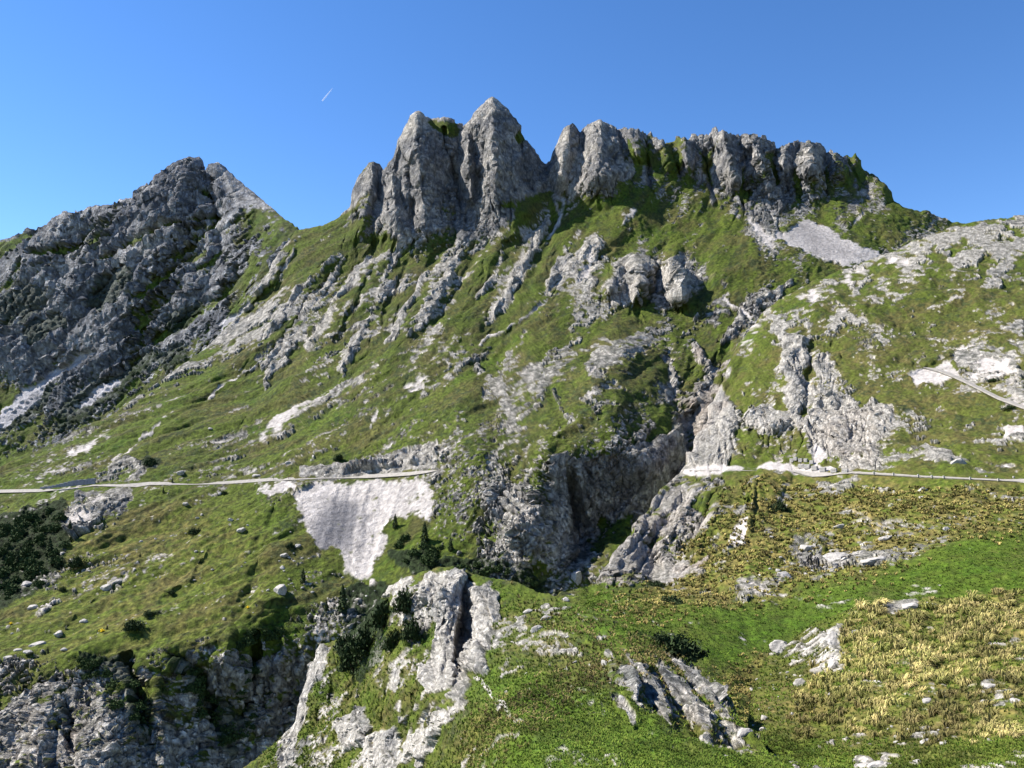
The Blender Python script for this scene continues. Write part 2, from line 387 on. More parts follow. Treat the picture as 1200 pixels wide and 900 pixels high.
    gr = samp(lay.dark, U, V)
    RC = np.broadcast_to(ROCK_L, P.shape).astype(f32).copy()
    RC = mixc(RC, ROCK_G, np.clip(grey * 0.8 + gr + 0.24 * n1 + 0.24 * n2, 0, 1))
    RC = mixc(RC, ROCK_W, np.clip(samp(lay.warm, U, V) * (0.6 + 0.3 * n1) + 0.05 * n2, 0, .8))
    RC = mixc(RC, G_DARK, np.clip((N1[..., 2] - 0.62) * 1.5 + 0.2 * n2 - 0.05, 0, .55) * (1 - np.clip(samp(lay.warm, U, V), 0, 1)) * np.clip(1.1 - thr * 0.2, 0.2, 1))
    C = C + (RC - C) * rk[..., None]
    SCc = SCREE * (0.95 + 0.07 * n2[..., None] + 0.09 * n3[..., None] + 0.05 * hf[..., None])
    SCc = mixc(SCc, c3(.13, .128, .137), np.clip(.9 * samp(lay.dark, U, V), 0, 1))
    C = C + (SCc - C) * (scr[..., None])
    grain = fbm(X, Z, Lm * 0.10, px / 2.2, 4, 0.9, 180 + seed); grain /= grain.std() + 1e-6
    gw = (0.26 * (1 - rk) * (1 - scr) + 0.20 * rk + 0.05 * scr) * (1 - .45 * smo)
    C = C * np.clip(1 + gw * grain, 0.35, 1.8)[..., None]
    C = C * (1 - 0.62 * ck * rk)[..., None]
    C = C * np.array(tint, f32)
    C = np.clip(C, 0.004, 0.85)
    # --- the far side: rows that fall away behind the skyline
    sk = skirt * np.median(Y) / FOC
    hb = norm3(np.stack([R[0, :, 0], R[0, :, 1], R[0, :, 2] * 0], -1))
    rows = []
    for b, dr in ((0.8, 0.05), (2.5, 0.7), (6, 3), (13, 9), (26, 22), (50, 60)):
        rows.append(P[0] + hb * (b * sk) + np.array([0, 0, -dr * sk * 0.9]) + (np.random.RandomState(int(b * 10)).rand(P.shape[1], 3) - .5) * sk * 0.6)
    PS = np.stack(rows[::-1], 0)
    P = np.concatenate([PS, P], 0); C = np.concatenate([np.repeat(C[:1], 6, 0), C], 0)
    Nn = gridnormals(P)
    nr, nc = P.shape[:2]
    idx = np.arange(nr * nc, dtype=np.int32).reshape(nr, nc)
    q = np.stack([idx[:-1, :-1], idx[1:, :-1], idx[1:, 1:], idx[:-1, 1:]], -1)
    lab = np.zeros((nr - 1, nc - 1), np.int32)
    if labels:
        ui = np.clip(np.round(U[:-1, :-1] + RO).astype(int), 0, RW - 1); vi = np.clip(np.round(V[:-1, :-1]).astype(int), 0, RH - 1)
        lb = lay.lab[vi, ui]
        lab[6:] = lb; lab[:6] = lb[0][None]
    q = q.reshape(-1, 4); lab = lab.reshape(-1)
    RKF = np.concatenate([np.repeat(rk[:1], 6, 0), rk], 0).reshape(-1)
    PF = P.reshape(-1, 3).astype(f32); CF = np.concatenate([C.reshape(-1, 3), RKF[:, None]], 1).astype(f32); NF = Nn.reshape(-1, 3).astype(f32)
    for li, nm in ([(0, name)] + list((labels or {}).items())):
        qq = q[lab == li]
        if not len(qq): continue
        used, inv = np.unique(qq, return_inverse=True)
        ob = mesh_quads(nm, PF[used], inv.reshape(-1, 4).astype(np.int32), mat, CF[used], NF[used], smooth=(RKF[qq[:, 0]] < .5))
        ob['kind'] = 'structure'
    SHEETS[key] = dict(us=us, top=tops, bot=bots, nv=nv, P=P[6:], N=Nn[6:], vpow=vpow, step=step, rock=rk)
    print('sheet', key, P.shape, 'rock', float(rk.mean()), round(time.time() - T0, 1))
def mesh_quads(name, P, Q, mat, C=None, N=None, smooth=True):
    me = bpy.data.meshes.new(name); k = Q.shape[1]
    me.vertices.add(len(P)); me.vertices.foreach_set('co', np.ascontiguousarray(P, f32).ravel())
    me.loops.add(Q.size); me.loops.foreach_set('vertex_index', np.ascontiguousarray(Q, np.int32).ravel())
    me.polygons.add(len(Q)); me.polygons.foreach_set('loop_start', np.arange(0, Q.size, k, dtype=np.int32))
    me.update(calc_edges=True)
    me.polygons.foreach_set('use_smooth', smooth if isinstance(smooth, np.ndarray) else np.full(len(Q), smooth))
    if C is not None:
        a = me.attributes.new('cover', 'FLOAT_COLOR', 'POINT'); a.data.foreach_set('color', np.ascontiguousarray(C, f32).ravel())
    me.materials.append(mat); me.validate(clean_customdata=False)
    ob = bpy.data.objects.new(name, me); COL.objects.link(ob)
    return ob
def at(key, u, v):
    """world point (and normal) of a sheet's surface where the photograph shows it"""
    s = SHEETS[key]; us = s['us']; i0 = int(min(max(np.searchsorted(us, u) - 1, 0), len(us) - 2)); i = i0 + min(max((u - us[i0]) / (us[i0 + 1] - us[i0]), 0), 1)
    tp, bt = s['top'][i0], s['bot'][i0]
    t = min(max((v - tp) / (bt - tp), 0), 1) ** (1 / s['vpow']) * (s['nv'] - 1); j0 = int(min(t, s['nv'] - 1.01))
    fx, fy = i - i0, t - j0; P = s['P']
    p = (P[j0, i0] * (1 - fx) + P[j0, i0 + 1] * fx) * (1 - fy) + (P[j0 + 1, i0] * (1 - fx) + P[j0 + 1, i0 + 1] * fx) * fy
    return np.array(p, float), np.array(s['N'][j0, i0], float)

# ------------------------------------------------------------------ layout
DIG = digits([
 "000000067860000088998999999998667888888743200000",
 "000000788864000088999999998996433678888642222000",
 "045565888874000068998988875321112357876321111111",
 "378877888762100168998766432111111357533211112346",
 "577878888655211245654443332233111135533333344687",
 "577888887664233334434244433347756432222335654555",
 "588877887754443344544254333557777422235433333333",
 "888888777553545445443445433322223433543222222222",
 "888887766544554444455443322222443344543222222334",
 "888877665344444433344332212345322247642222322335",
 "687766544222334333232333223222233578532332212577",
 "256665432112233322222334222333346686324543221235",
 "345443211111222222223433322233348874425553322334",
 "454321011122111112233454333344458875355677322233",
 "221112111121112123445654443455667776333567544555",
 "000134321111113322455666666666666542122222222222",
 "000066011111122221146667777777666422223333222111",
 "000065001111111111014567888666667433344433332211",
 "000044111111111111012456888655777444455554333210",
 "112222111111112111013456777645766653466555522110",
 "223221111111112222222333333333445442334443221111",
 "222111111111112233222222222222111111111111111111",
 "111111111111334433222222222222111111111111111111",
 "322222233455444444222222222222111111111111111111",
 "777777556677777777444444444444111111111111111111",
 "777777556677777777444444444444111111111111111111",
 "777777556677777777444444444444111111111111111111",
 "777777556677777777444444444444111111111111111111",
 "777777556677777777444444444444111111111111111111"])

M_A = mat_terrain('weathered_limestone_far', (.055, .17))
M_B = mat_terrain('limestone_and_turf', (.12, .38))
M_C = mat_terrain('limestone_and_turf_near', (.4, 1.1))
M_D = mat_terrain('limestone_and_turf_close', (.55, 1.9), .8)

# ---- A: the dark mountain at the left
A = Lay(); A.rock = DIG.copy()
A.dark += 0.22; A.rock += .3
A.smooth += .1
A.fill('dark', [(258,196),(275,200),(325,248),(318,262),(285,250),(262,225)], -.5, 3); A.fill('rock', [(258,196),(275,200),(325,248),(312,262),(285,245),(262,225)], 2, 3); A.fill('smooth', [(256,192),(280,198),(345,262),(300,268),(262,228)], .92, 2)
for pts in ([(226,192,8,6),(215,225,22,14),(190,290,34,22),(160,350,30,18),(120,420,26,10)],
            [(258,193,6,5),(275,225,20,12),(290,262,26,12),(300,300,20,6)],
            [(195,208,10,6),(180,250,24,14),(150,310,26,14),(110,380,26,10)],
            [(140,238,12,6),(120,280,26,12),(90,340,30,14),(60,400,26,8)],
            [(85,255,14,6),(60,300,28,12),(30,370,32,12),(10,430,26,8)],
            [(38,270,12,6),(20,310,26,10),(0,360,26,8)]): A.add(pts, 't')
for pts in ([(243,200,9,-10),(256,250,12,-14),(262,290,16,-18),(250,330,16,-14),(215,380,14,-10),(150,430,14,-8),(90,480,12,-8)],
            [(300,250,8,-6),(285,310,12,-8),(262,350,12,-8)],
            [(170,230,6,-5),(150,290,10,-9),(120,350,12,-9),(60,440,14,-8)],
            [(110,255,6,-5),(85,310,10,-8),(50,380,12,-8)]): A.add(pts, 't')
# grass ledges and dark dwarf pine, all climbing to the right
for pts in ([(120,305,4),(160,285,6),(205,262,5),(255,255,3)], [(165,345,5),(205,318,6),(240,296,5)], [(40,300,5),(85,292,5),(112,268,4)],
            [(185,400,8),(240,362,9),(290,325,7),(315,305,5)], [(215,300,4),(262,258,4)], [(0,290,6),(40,276,5)], [(232,318,4),(262,298,5)]):
    A.line('rock', pts, -2.6, 's'); A.line('tone', pts, 0.15)
for pts in ([(290,240),(320,250),(345,268),(330,280),(300,275),(290,295),(288,260)],): A.fill('rock', pts, -.7)
A.line('rock', [(232,225,4),(250,232,5),(255,260,3)], -1.8)
for pts in ([(110,330),(150,310),(170,330),(140,345),(125,375),(105,360)], [(0,350),(40,330),(60,345),(50,370),(10,385),(0,380)], [(25,385),(75,368),(80,385),(40,410)],
            [(190,375),(230,352),(240,362),(205,395)], [(80,470),(130,440),(180,410),(190,420),(150,455),(95,500),(60,505)], [(0,480),(30,470),(60,450),(70,460),(30,500),(0,510)],
            [(180,420),(215,405),(222,420),(195,440)]): A.fill('shrub', pts, 1)
for pts in ([(0,478),(40,452),(95,415),(120,410),(75,440),(45,470),(10,500),(0,505)], [(85,478),(140,445),(150,447),(100,478)], [(255,380),(285,360),(300,345),(290,365),(262,392)]):
    A.fill('scree', pts, 1, 1, 0.7)
A.line('rock', [(318,340,6),(330,310,7),(345,288,7)], 1.6); A.fill('dark', [(310,350),(320,300),(345,275),(360,290),(340,350)], -0.2)
A_top = [(-40,302),(0,284),(20,277),(38,270),(44,277),(60,268),(80,255),(100,250),(120,245),(140,240),(160,237),(170,225),(185,215),(195,208),(205,200),(215,193),(224,187),(231,189),(236,200),(239,208),(243,206),(247,195),(256,191),(265,198),(280,212),(300,228),(318,243),(335,258),(348,266),(362,272),(375,280)]
A_bot = [(-40,620),(0,610),(100,570),(200,510),(280,440),(320,390),(348,340),(375,330)]
dA = tps([(0,285,1300),(100,245,1250),(220,190,1180),(300,225,1120),(345,268,1000),(0,400,1210),(150,350,1130),(300,350,960),(0,500,1120),(100,460,1080),(200,400,1050),(250,400,1000),(0,560,1060),(100,520,1030),(200,480,970),(370,270,980),(370,340,860),(-50,300,1340)])
A.cracks([(40,270),(225,195),(262,200),(300,330),(230,420),(0,470),(0,300)], 190, -36, (14, 46), (1.5, 3.2), (3, 8), 10, 3)
A.cracks([(120,250),(225,195),(262,200),(270,330),(150,400),(0,450),(0,330)], 120, 84, (12, 36), (1.5, 3.0), (3, 9), 16, 4)
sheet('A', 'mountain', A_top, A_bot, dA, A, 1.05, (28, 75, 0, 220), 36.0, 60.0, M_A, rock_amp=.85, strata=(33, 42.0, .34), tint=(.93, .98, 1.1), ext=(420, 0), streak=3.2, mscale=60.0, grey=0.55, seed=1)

# ---- B: the main mountain, its towers, the road slope and the left meadow
B = Lay(); B.rock = DIG.copy()
B.tower_pts = []
def tower(*p, prof='t', k=1.75): B.up([(a, b, w, h * k) for a, b, w, h in p], prof, 'max', 0.35)
tower((437,192,9,8),(432,225,15,14),(425,262,20,14),(420,282,20,0))
tower((459,186,10,12),(462,225,24,26),(464,262,34,28),(466,290,34,0))
tower((488,137,16,14),(490,180,36,32),(494,225,46,36),(498,262,46,24),(500,285,44,0))
tower((522,146,20,8),(528,190,26,12),(532,235,24,10),(535,262,20,0))
tower((577,118,14,12),(579,160,40,34),(582,200,56,42),(582,228,60,36),(578,248,58,0))
tower((604,170,14,10),(616,205,20,14),(620,228,22,0))
tower((548,160,10,22),(550,200,18,36),(552,232,20,30),(555,262,22,0))
tower((545,245,24,14),(540,272,30,12),(535,290,24,0))
tower((668,149,9,12),(664,180,18,20),(660,208,22,16),(660,226,22,0))
tower((703,143,12,14),(703,175,30,28),(700,205,42,30),(698,226,44,0))
tower((738,153,14,12),(745,175,22,14),(752,196,20,0))
tower((775,168,12,12),(785,192,18,14),(792,210,16,0))
tower((801,161,8,12),(806,190,14,14),(812,212,14,0))
tower((848,156,12,16),(855,185,18,24),(862,212,18,18),(868,230,16,0))
tower((884,165,16,14),(890,190,22,20),(900,220,20,14),(905,240,16,0))
tower((922,172,14,12),(918,195,20,16),(915,225,18,0))
tower((948,172,16,16),(948,200,26,24),(950,222,24,14),(952,238,20,0))
tower((978,182,14,12),(982,200,18,14),(985,222,14,0))
tower((1003,184,7,8),(1000,200,10,0))
tower((1035,222,16,12),(1040,238,14,0))
tower((745,300,12,8),(752,322,16,20),(748,345,14,18),(746,354,12,0), k=2.2)      # crag below the towers, two lobes
tower((722,318,12,8),(716,335,15,18),(714,352,14,0), k=2.2)
tower((790,298,12,10),(792,320,20,24),(800,345,18,22),(804,352,14,0), k=2.2)
B.add([(770,305,6,-10),(768,330,9,-26),(766,350,7,-12)], 's')
tower((735,396,34,10),(728,412,36,26),(730,424,32,4), k=1.8)
tower((700,432,16,6),(694,446,18,16),(692,456,14,0), k=1.8)        # dome with a dark front
for p in ([(440,205,4,-10),(448,240,5,-10),(450,275,6,-4)], [(520,150,3,-14),(528,190,5,-22),(538,235,7,-16),(545,265,7,-4)], [(640,200,5,-10),(648,225,6,-4)],
          [(600,150,3,-8),(612,190,5,-10),(625,220,5,-6)], [(478,190,3,-8),(482,230,4,-10),(484,265,4,-6)], [(565,150,3,-8),(566,190,4,-12),(560,230,5,-8)], [(683,160,3,-10),(680,190,4,-8),(672,215,4,-5)]): B.add(p, 't')
# large ribs (plus) and gullies (minus) running down and to the left
for p in ([(415,280,14,5),(370,320,26,10),(320,380,30,12),(270,430,26,8),(190,490,24,4)],
          [(470,285,16,5),(430,330,26,10),(380,400,30,12),(330,460,26,8),(260,510,24,3)],
          [(540,285,16,4),(505,340,28,10),(460,410,30,10),(410,480,26,6)],
          [(620,240,12,4),(575,310,26,12),(540,370,28,12),(500,430,24,6)],
          [(760,215,26,6),(735,255,34,14),(700,290,30,8)],
          [(860,240,20,5),(845,300,34,12),(820,360,28,6)],
          [(640,300,16,4),(620,340,22,10),(600,380,20,4)],
          [(545,400,30,6),(540,450,40,14),(545,520,40,18),(560,580,34,12)],
          [(690,420,34,6),(700,470,50,16),(720,520,46,26),(745,545,34,18)],
          [(640,440,30,4),(630,500,36,14),(625,560,30,18),(635,620,26,22),(640,655,18,8)],
          [(420,660,30,0),(460,690,40,6)],
          [(130,600,24,0),(110,640,30,6),(60,690,30,6),(10,720,24,4)],
          [(260,600,24,0),(230,650,34,8),(180,720,34,6)],
          [(340,640,24,0),(320,690,30,8),(300,740,26,8)]): B.add(p, 's')
for p in ([(350,290,6,-6),(320,340,10,-9),(270,390,8,-5)], [(440,285,6,-6),(395,350,10,-9),(345,420,9,-7),(300,470,6,-3)],
          [(520,290,6,-5),(480,350,10,-8),(435,420,9,-6),(390,470,7,-4)], [(600,280,6,-5),(560,350,9,-8),(520,400,7,-4)],
          [(660,235,5,-4),(640,280,9,-7),(600,350,9,-7),(560,390,7,-5)],
          [(700,320,8,-5),(650,350,6,-5),(600,385,4,-4),(560,420,4,-5),(500,450,4,-4),(450,500,4,-5),(425,530,3,-4)],
          [(300,480,6,-4),(265,520,5,-5),(225,550,4,-4)], [(400,470,5,-4),(370,500,5,-4),(330,540,4,-3)],
          [(640,440,8,-8),(650,470,10,-12),(658,490,8,-4)],
          [(860,390,8,-8),(840,430,12,-14),(815,470,14,-26),(805,505,18,-44),(800,540,18,-44),(770,600,20,-14)],
          [(780,420,6,-14),(790,460,9,-18),(800,490,9,-10)],
          [(655,535,10,-10),(664,570,16,-30),(674,615,20,-56),(676,655,16,-36)],
          
          [(60,580,10,-8),(50,620,30,-22),(20,670,30,-20),(-20,700,24,-10)],
          [(250,640,4,-4),(225,680,6,-7),(190,710,6,-5)], [(300,660,6,-5),(290,700,10,-9),(275,735,8,-6)],
          [(175,650,4,-3),(130,690,5,-5),(80,730,4,-3)], [(210,690,4,-3),(160,720,4,-4)], [(340,560,4,-3),(320,600,6,-5),(300,640,5,-4)]): B.add(p, 't')
B.add([(745,600,16,0),(728,625,26,22),(712,665,26,26),(700,690,20,10)], 's')
for poly, n_, a_, sd_ in (([(405,230),(440,190),(490,135),(545,150),(580,118),(600,135),(645,200),(600,235),(480,285),(405,275)], 150, 92, 1), ([(650,180),(672,148),(705,142),(745,160),(740,215),(690,228),(655,222)], 50, 100, 2),
        ([(740,158),(850,158),(1000,180),(985,225),(940,240),(880,250),(840,215),(760,200)], 110, 86, 3), ([(700,310),(750,295),(815,305),(810,355),(740,362),(700,350)], 34, 88, 4)): B.cracks(poly, n_, a_, (10, 40), (1.3, 2.8), (3, 9), 15, sd_)
B.cracks([(405,230),(490,135),(580,118),(645,200),(600,235),(480,285)], 50, 40, (8, 26), (1.2, 2.4), (3, 7), 20, 5)
B.cracks([(0,785),(200,775),(380,760),(400,900),(0,900)], 150, 96, (16, 60), (1.5, 4.0), (4, 13), 16, 6)
B.cracks([(560,560),(650,540),(800,510),(790,590),(690,610),(660,660),(600,650)], 80, 66, (10, 40), (1.3, 3.0), (3, 8), 22, 7)
B.cracks([(800,420),(860,400),(850,480),(810,530),(790,470)], 40, 100, (10, 34), (1.3, 3.0), (3, 9), 18, 8)
B.cracks([(300,290),(620,250),(720,330),(560,400),(420,470),(290,450)], 150, 128, (10, 34), (1.3, 2.6), (2, 6), 12, 9)
# turf and stone
for pts in ([(402,285),(455,272),(470,290),(430,300),(400,330),(385,330)], [(478,215)]*3, [(585,240),(640,225),(650,235),(630,260),(600,275),(580,265)],
            [(545,310),(575,290),(590,300),(580,330),(560,370),(540,390),(520,380)], [(650,270),(700,245),(720,255),(690,285),(640,330),(600,365),(590,360),(630,310)],
            [(715,215),(800,205),(860,260),(900,300),(880,330),(830,320),(800,290),(760,280),(715,300),(700,290),(730,250)]): B.fill('rock', pts, -1.7, 4)
for pts in ([(500,140),(535,141),(542,152),(535,165),(520,158),(505,150)], [(600,160),(610,150),(616,165),(606,170)]): B.fill('rock', pts, -1.6, 1, .4)
for p, w in (([(655,250,4),(650,235,3)],1.5), ([(620,300,10),(605,330,12),(590,355,9),(575,370,6)],0.9), ([(700,285,14),(680,300,16),(650,318,12),(640,330,8)],0.9),
          ([(700,290,7),(695,312,9)],1.6), ([(672,318,14),(690,330,12)],0.9), ([(530,305,6),(520,330,9),(500,355,12),(490,380,10)],0.9), ([(460,330,6),(440,360,10),(415,400,11),(400,440,6)],0.7),
          ([(400,300,5),(385,335,9),(360,375,12),(330,420,12),(310,450,8)],0.9), ([(344,290,3),(330,325,8)],.8), ([(735,320,26),(740,345,24)],1.8), ([(795,310,18),(795,345,20)],1.8),
          ([(600,250,10),(560,262,16)],1.2), ([(760,395,4),(700,400,4)],0.3), ([(700,415,16),(715,420,20)],1.4), ([(690,430,10),(700,440,8)],1.0),
          ([(815,410,8),(835,440,14),(815,470,16),(800,500,14)],2.0), ([(850,400,10),(870,370,9),(895,350,9),(925,335,8)],1.0), ([(780,420,5),(790,455,9)],1.8)):
    B.line('rock', p, w, 's')
for pts in ([(650,530),(700,540),(760,525),(800,500),(810,540),(795,580),(760,610),(710,600),(690,590),(680,650),(650,640),(640,560)],): B.fill('rock', pts, 2.4, 2)
B.fill('rock', [(555,560),(600,575),(635,585),(655,620),(655,650),(610,650),(585,610),(555,590)], 1.2, 2)
B.fill('warm', [(800,420),(860,400),(850,470),(830,520),(800,500),(790,440)], .55, 4); B.fill('warm', [(650,540),(800,520),(780,610),(640,640)], .25, 4)
B.fill('dark', [(395,180),(650,110),(660,235),(560,280),(400,285)], 0.62, 5); B.fill('dark', [(660,140),(1050,150),(1040,240),(900,260),(700,225)], 0.6, 5)
B.fill('smooth', [(395,190),(577,90),(660,130),(745,140),(745,225),(560,262),(400,280)], .42, 4); B.fill('smooth', [(745,140),(1020,150),(1010,225),(880,245),(745,210)], .08, 4)
for pts in ([(40,262),(40,262),(40,262)], [(640,520),(760,525),(800,500),(790,600),(690,600),(640,650)]): B.fill('dark', pts, 0.25, 4)  # gorge wall: some of its shade painted in by greying the rock colour
B.fill('dark', [(760,400),(860,390),(850,520),(800,530)], -0.35, 4)
B.fill('dark', [(300,280),(380,270),(560,300),(700,260),(720,330),(560,420),(420,480),(300,500)], -0.2, 12)
B.fill('rock', [(742,172),(835,182),(846,240),(800,245),(745,218)], -.7, 4)
for p in ([(760,175,5),(775,215,6)], [(820,175,5),(835,215,6)], [(900,185,5),(912,215,6)], [(968,195,4),(975,225,5)], [(735,165,4),(748,215,7)], [(785,172,4),(790,215,7)], [(868,200,4),(872,235,6)], [(933,195,4),(935,235,7)], [(990,195,4),(1000,225,6)]): B.line('rock', p, -1.9, 's')
for p in ([(757,160,3,-4),(760,200,5,-14),(765,230,5,-6)], [(788,168,3,-4),(797,205,5,-14)], [(826,166,3,-4),(830,205,5,-16),(838,235,5,-6)], [(870,172,3,-4),(876,210,5,-14)], [(908,178,3,-6),(908,220,5,-16)], [(965,185,3,-6),(968,225,5,-14)]): B.add(p, 's')
# scree fans, slides and worn ground
for pts in ([(342,585),(350,575),(372,568),(430,562),(500,562),(506,580),(505,610),(478,604),(456,610),(455,640),(440,660),(438,682),(420,678),(402,665),(395,645),(372,642),(360,618),(352,604)],
            [(925,262),(950,258),(985,275),(1010,288),(1040,298),(1020,308),(990,312),(960,300),(930,290),(905,275)],
            [(866,252),(880,255),(900,275),(912,292),(900,290),(880,270)],
            [(737,240),(748,238),(740,258),(720,270),(728,252)], [(700,280),(705,288),(690,320),(680,335),(672,330),(690,300)],
            [(350,470),(385,455),(388,460),(340,490),(310,515),(300,512),(320,490)], [(468,452),(500,436),(505,446),(480,462),(470,462)], [(95,520),(130,500),(135,508),(100,530),(75,540)],
            [(110,580),(122,572),(118,588),(100,615),(88,628),(78,620),(84,590)]):
    B.fill('scree', pts, 1 if pts[0] in ((342,585),(925,262)) else .62, 3, 0.7)
for p in ([(660,235,2),(655,260,3),(640,285,3)], [(850,350,3),(880,372,2)], [(700,430,2),(690,437,2)], [(240,470,1.5),(280,440,1.5),(300,425,1.5)], [(205,480,1.5),(160,520,2),(120,548,1.5)], [(445,480,2),(432,500,2)], [(560,400,2),(600,380,2),(640,355,2.5)], [(320,500,2),(350,480,2)], [(1000,262,3),(1012,250,2)], [(905,245,2),(915,255,2)]):
    B.line('scree', [(a, b, w * 2) for a, b, w in p], .7, 's')
B.fill('dark', [(392,583),(428,590),(412,640),(385,648),(362,642),(368,618),(378,598)], .95, 5, .5); B.fill('dark', [(425,600),(436,600),(420,650),(412,650)], .5, 3, .3); B.fill('dark', [(905,270),(950,262),(990,280),(990,305),(950,298)], .5, 6)
for pts in ([(350,548),(400,545),(440,540),(480,525),(512,515),(512,548),(440,556),(350,560)],): B.fill('rock', pts, 2.6, 1, .5); B.fill('dark', pts, -.2, 2); B.up([(345,556,5,3),(420,548,8,5),(480,538,14,8),(512,530,18,8)], 's', 'add')
for pts in ([(80,585),(110,575),(150,572),(160,585),(120,605),(85,635),(76,620)],): B.fill('rock', pts, 2.2, 1); B.up([(140,578,12,8),(110,595,18,14),(85,622,10,4)], 't', 'add')
B.fill('scree', [(306,565),(335,562),(345,572),(318,580),(300,582)], .7, 1)
B.line('rock', [(150,566,6),(175,545,10),(150,540,10),(130,548,8)], 1.2, 's')
B.fill('rock', [(105,640),(165,590),(330,585),(345,640),(325,725),(270,728),(200,752),(0,760),(0,715),(60,690)], -2.4, 5)
# dark plants
for pts in ([(-60,600),(20,600),(50,592),(72,580),(80,600),(80,640),(68,668),(40,690),(0,715),(-60,730)], [(560,655),(600,660),(660,690),(640,705),(570,690)],
            [(455,640),(520,650),(560,655),(560,680),(500,680),(460,665)], [(400,690),(440,680),(480,690),(470,720),(400,760)], [(170,530),(190,538),(182,552),(168,548)],
            [(245,480)]*3): B.fill('shrub', pts, 1, 2)
for pts in ([(270,738),(420,700),(480,700),(470,760),(400,790),(330,770),(290,770)],): B.fill('rock', pts, -1.2, 4)
B.fill('tone', [(0,560),(100,520),(230,450),(330,380),(350,390),(220,480),(100,550),(0,575)], .24, 8)
B.fill('tone', [(0,590),(300,580),(340,640),(330,740),(200,770),(0,775)], .12, 10); B.fill('tone', [(100,735),(200,740),(200,766),(60,772),(0,780)], .45, 5)
B.fill('gold', [(0,600),(300,590),(330,700),(200,760),(0,770)], .30, 12)
B.fill('tone', [(320,290),(600,260),(860,260),(900,330),(800,480),(640,560),(520,540),(400,480),(260,470)], -.12, 16); B.fill('tone', [(700,225),(800,220),(860,270),(800,300),(720,290)], .05, 8)
B.line('tone', [(420,545,10),(480,500,10),(545,440,10),(640,380,10)], .2, 's')
B.line('brown', [(745,262,6),(720,285,7),(700,295,4)], .8, 's')
B.fill('smooth', [(342,585),(500,562),(505,610),(440,682),(402,665)], .8, 3, 0); B.line('smooth', [(-50,577,10),(80,573,10),(200,567,9),(350,561,8),(515,551,9)], 1)
for p in ([(395,570,5,2),(380,640,7,2)], [(430,570,5,3),(415,670,8,3)], [(470,570,5,2),(440,650,6,2)]): B.add(p, 's')
for p in ([(412,570,5,-2),(400,640,6,-2)], [(452,570,5,-2),(430,670,6,-2)]): B.add(p, 's', .2)
# cliffs under the left meadow
for p in ([(0,790,40,6),(-10,840,40,26),(-20,900,40,30)], [(58,812,12,10),(46,850,18,30),(40,900,22,36)], [(120,800,26,10),(128,840,34,26),(120,900,40,30)], [(182,800,8,10),(190,840,12,30),(190,900,14,34)],
          [(272,742,8,10),(262,775,18,30),(285,800,14,16)], [(335,745,9,10),(328,790,12,26),(312,850,12,22)], [(360,745,7,8),(352,790,9,22)], [(238,850,14,8),(232,900,18,20)]): B.add([(a, b, w, h * .6) for a, b, w, h in p], 'k')
for p in ([(75,820,8,-10),(85,870,12,-16),(95,900,12,-10)], [(150,775,14,-14),(160,810,14,-24),(165,850,10,-16)], [(205,770,10,-12),(235,790,16,-18),(250,850,16,-16)], [(300,745,6,-14),(298,790,9,-20),(285,840,10,-14)]): B.add([(a, b, w, h * 1.7) for a, b, w, h in p], 's')
B.fill('warm', [(0,775),(100,770),(110,840),(80,900),(0,900)], .35, 5); B.fill('warm', [(330,760),(370,760),(330,880),(290,860)], .4, 4)
B.fill('shrub', [(135,790),(155,785),(172,840),(172,885),(150,850)], 1, 2); B.fill('shrub', [(195,765),(230,775),(240,800),(270,820),(285,850),(275,900),(255,880),(235,820),(200,790)], .8, 3)
B.fill('shrub', [(60,818),(80,830),(88,860),(75,865)], .9, 2); B.fill('shrub', [(90,765),(140,768),(145,785),(100,790)], .9, 2)
B_top = [(-40,565),(0,548),(60,522),(120,492),(180,452),(240,410),(285,365),(315,320),(345,268),(360,266),(378,262),(395,255),(403,248),(410,243),(414,225),(420,205),(428,195),(437,190),(445,193),(450,200),(455,195),(462,183),(467,165),(475,152),(483,142),(490,134),(498,138),(505,140),(520,139),(532,142),(542,150),(549,147),(557,134),(566,124),(577,114),(587,123),(597,137),(608,150),(618,168),(628,183),(640,192),(645,190),(650,178),(656,165),(663,152),(670,146),(675,150),(680,155),(688,147),(697,143),(704,141),(712,146),(722,155),(732,150),(742,152),(752,158),(762,158),(772,163),(780,166),(790,165),(796,158),(803,163),(815,160),(826,162),(834,158),(840,153),(850,155),(858,160),(868,168),(876,160),(890,164),(900,168),(910,175),(917,171),(930,170),(943,168),(955,168),(960,172),(966,182),(974,178),(985,184),(995,182),(1003,180),(1009,186),(1011,196),(1018,202),(1030,208),(1040,216),(1046,225),(1048,235),(1056,244),(1070,248),(1090,250),(1115,258),(1135,264),(1160,270),(1200,285)]
B_bot = [(-40,950),(300,960),(420,950),(560,760),(700,740),(760,690),(820,600),(870,470),(930,400),(1050,345),(1200,340)]
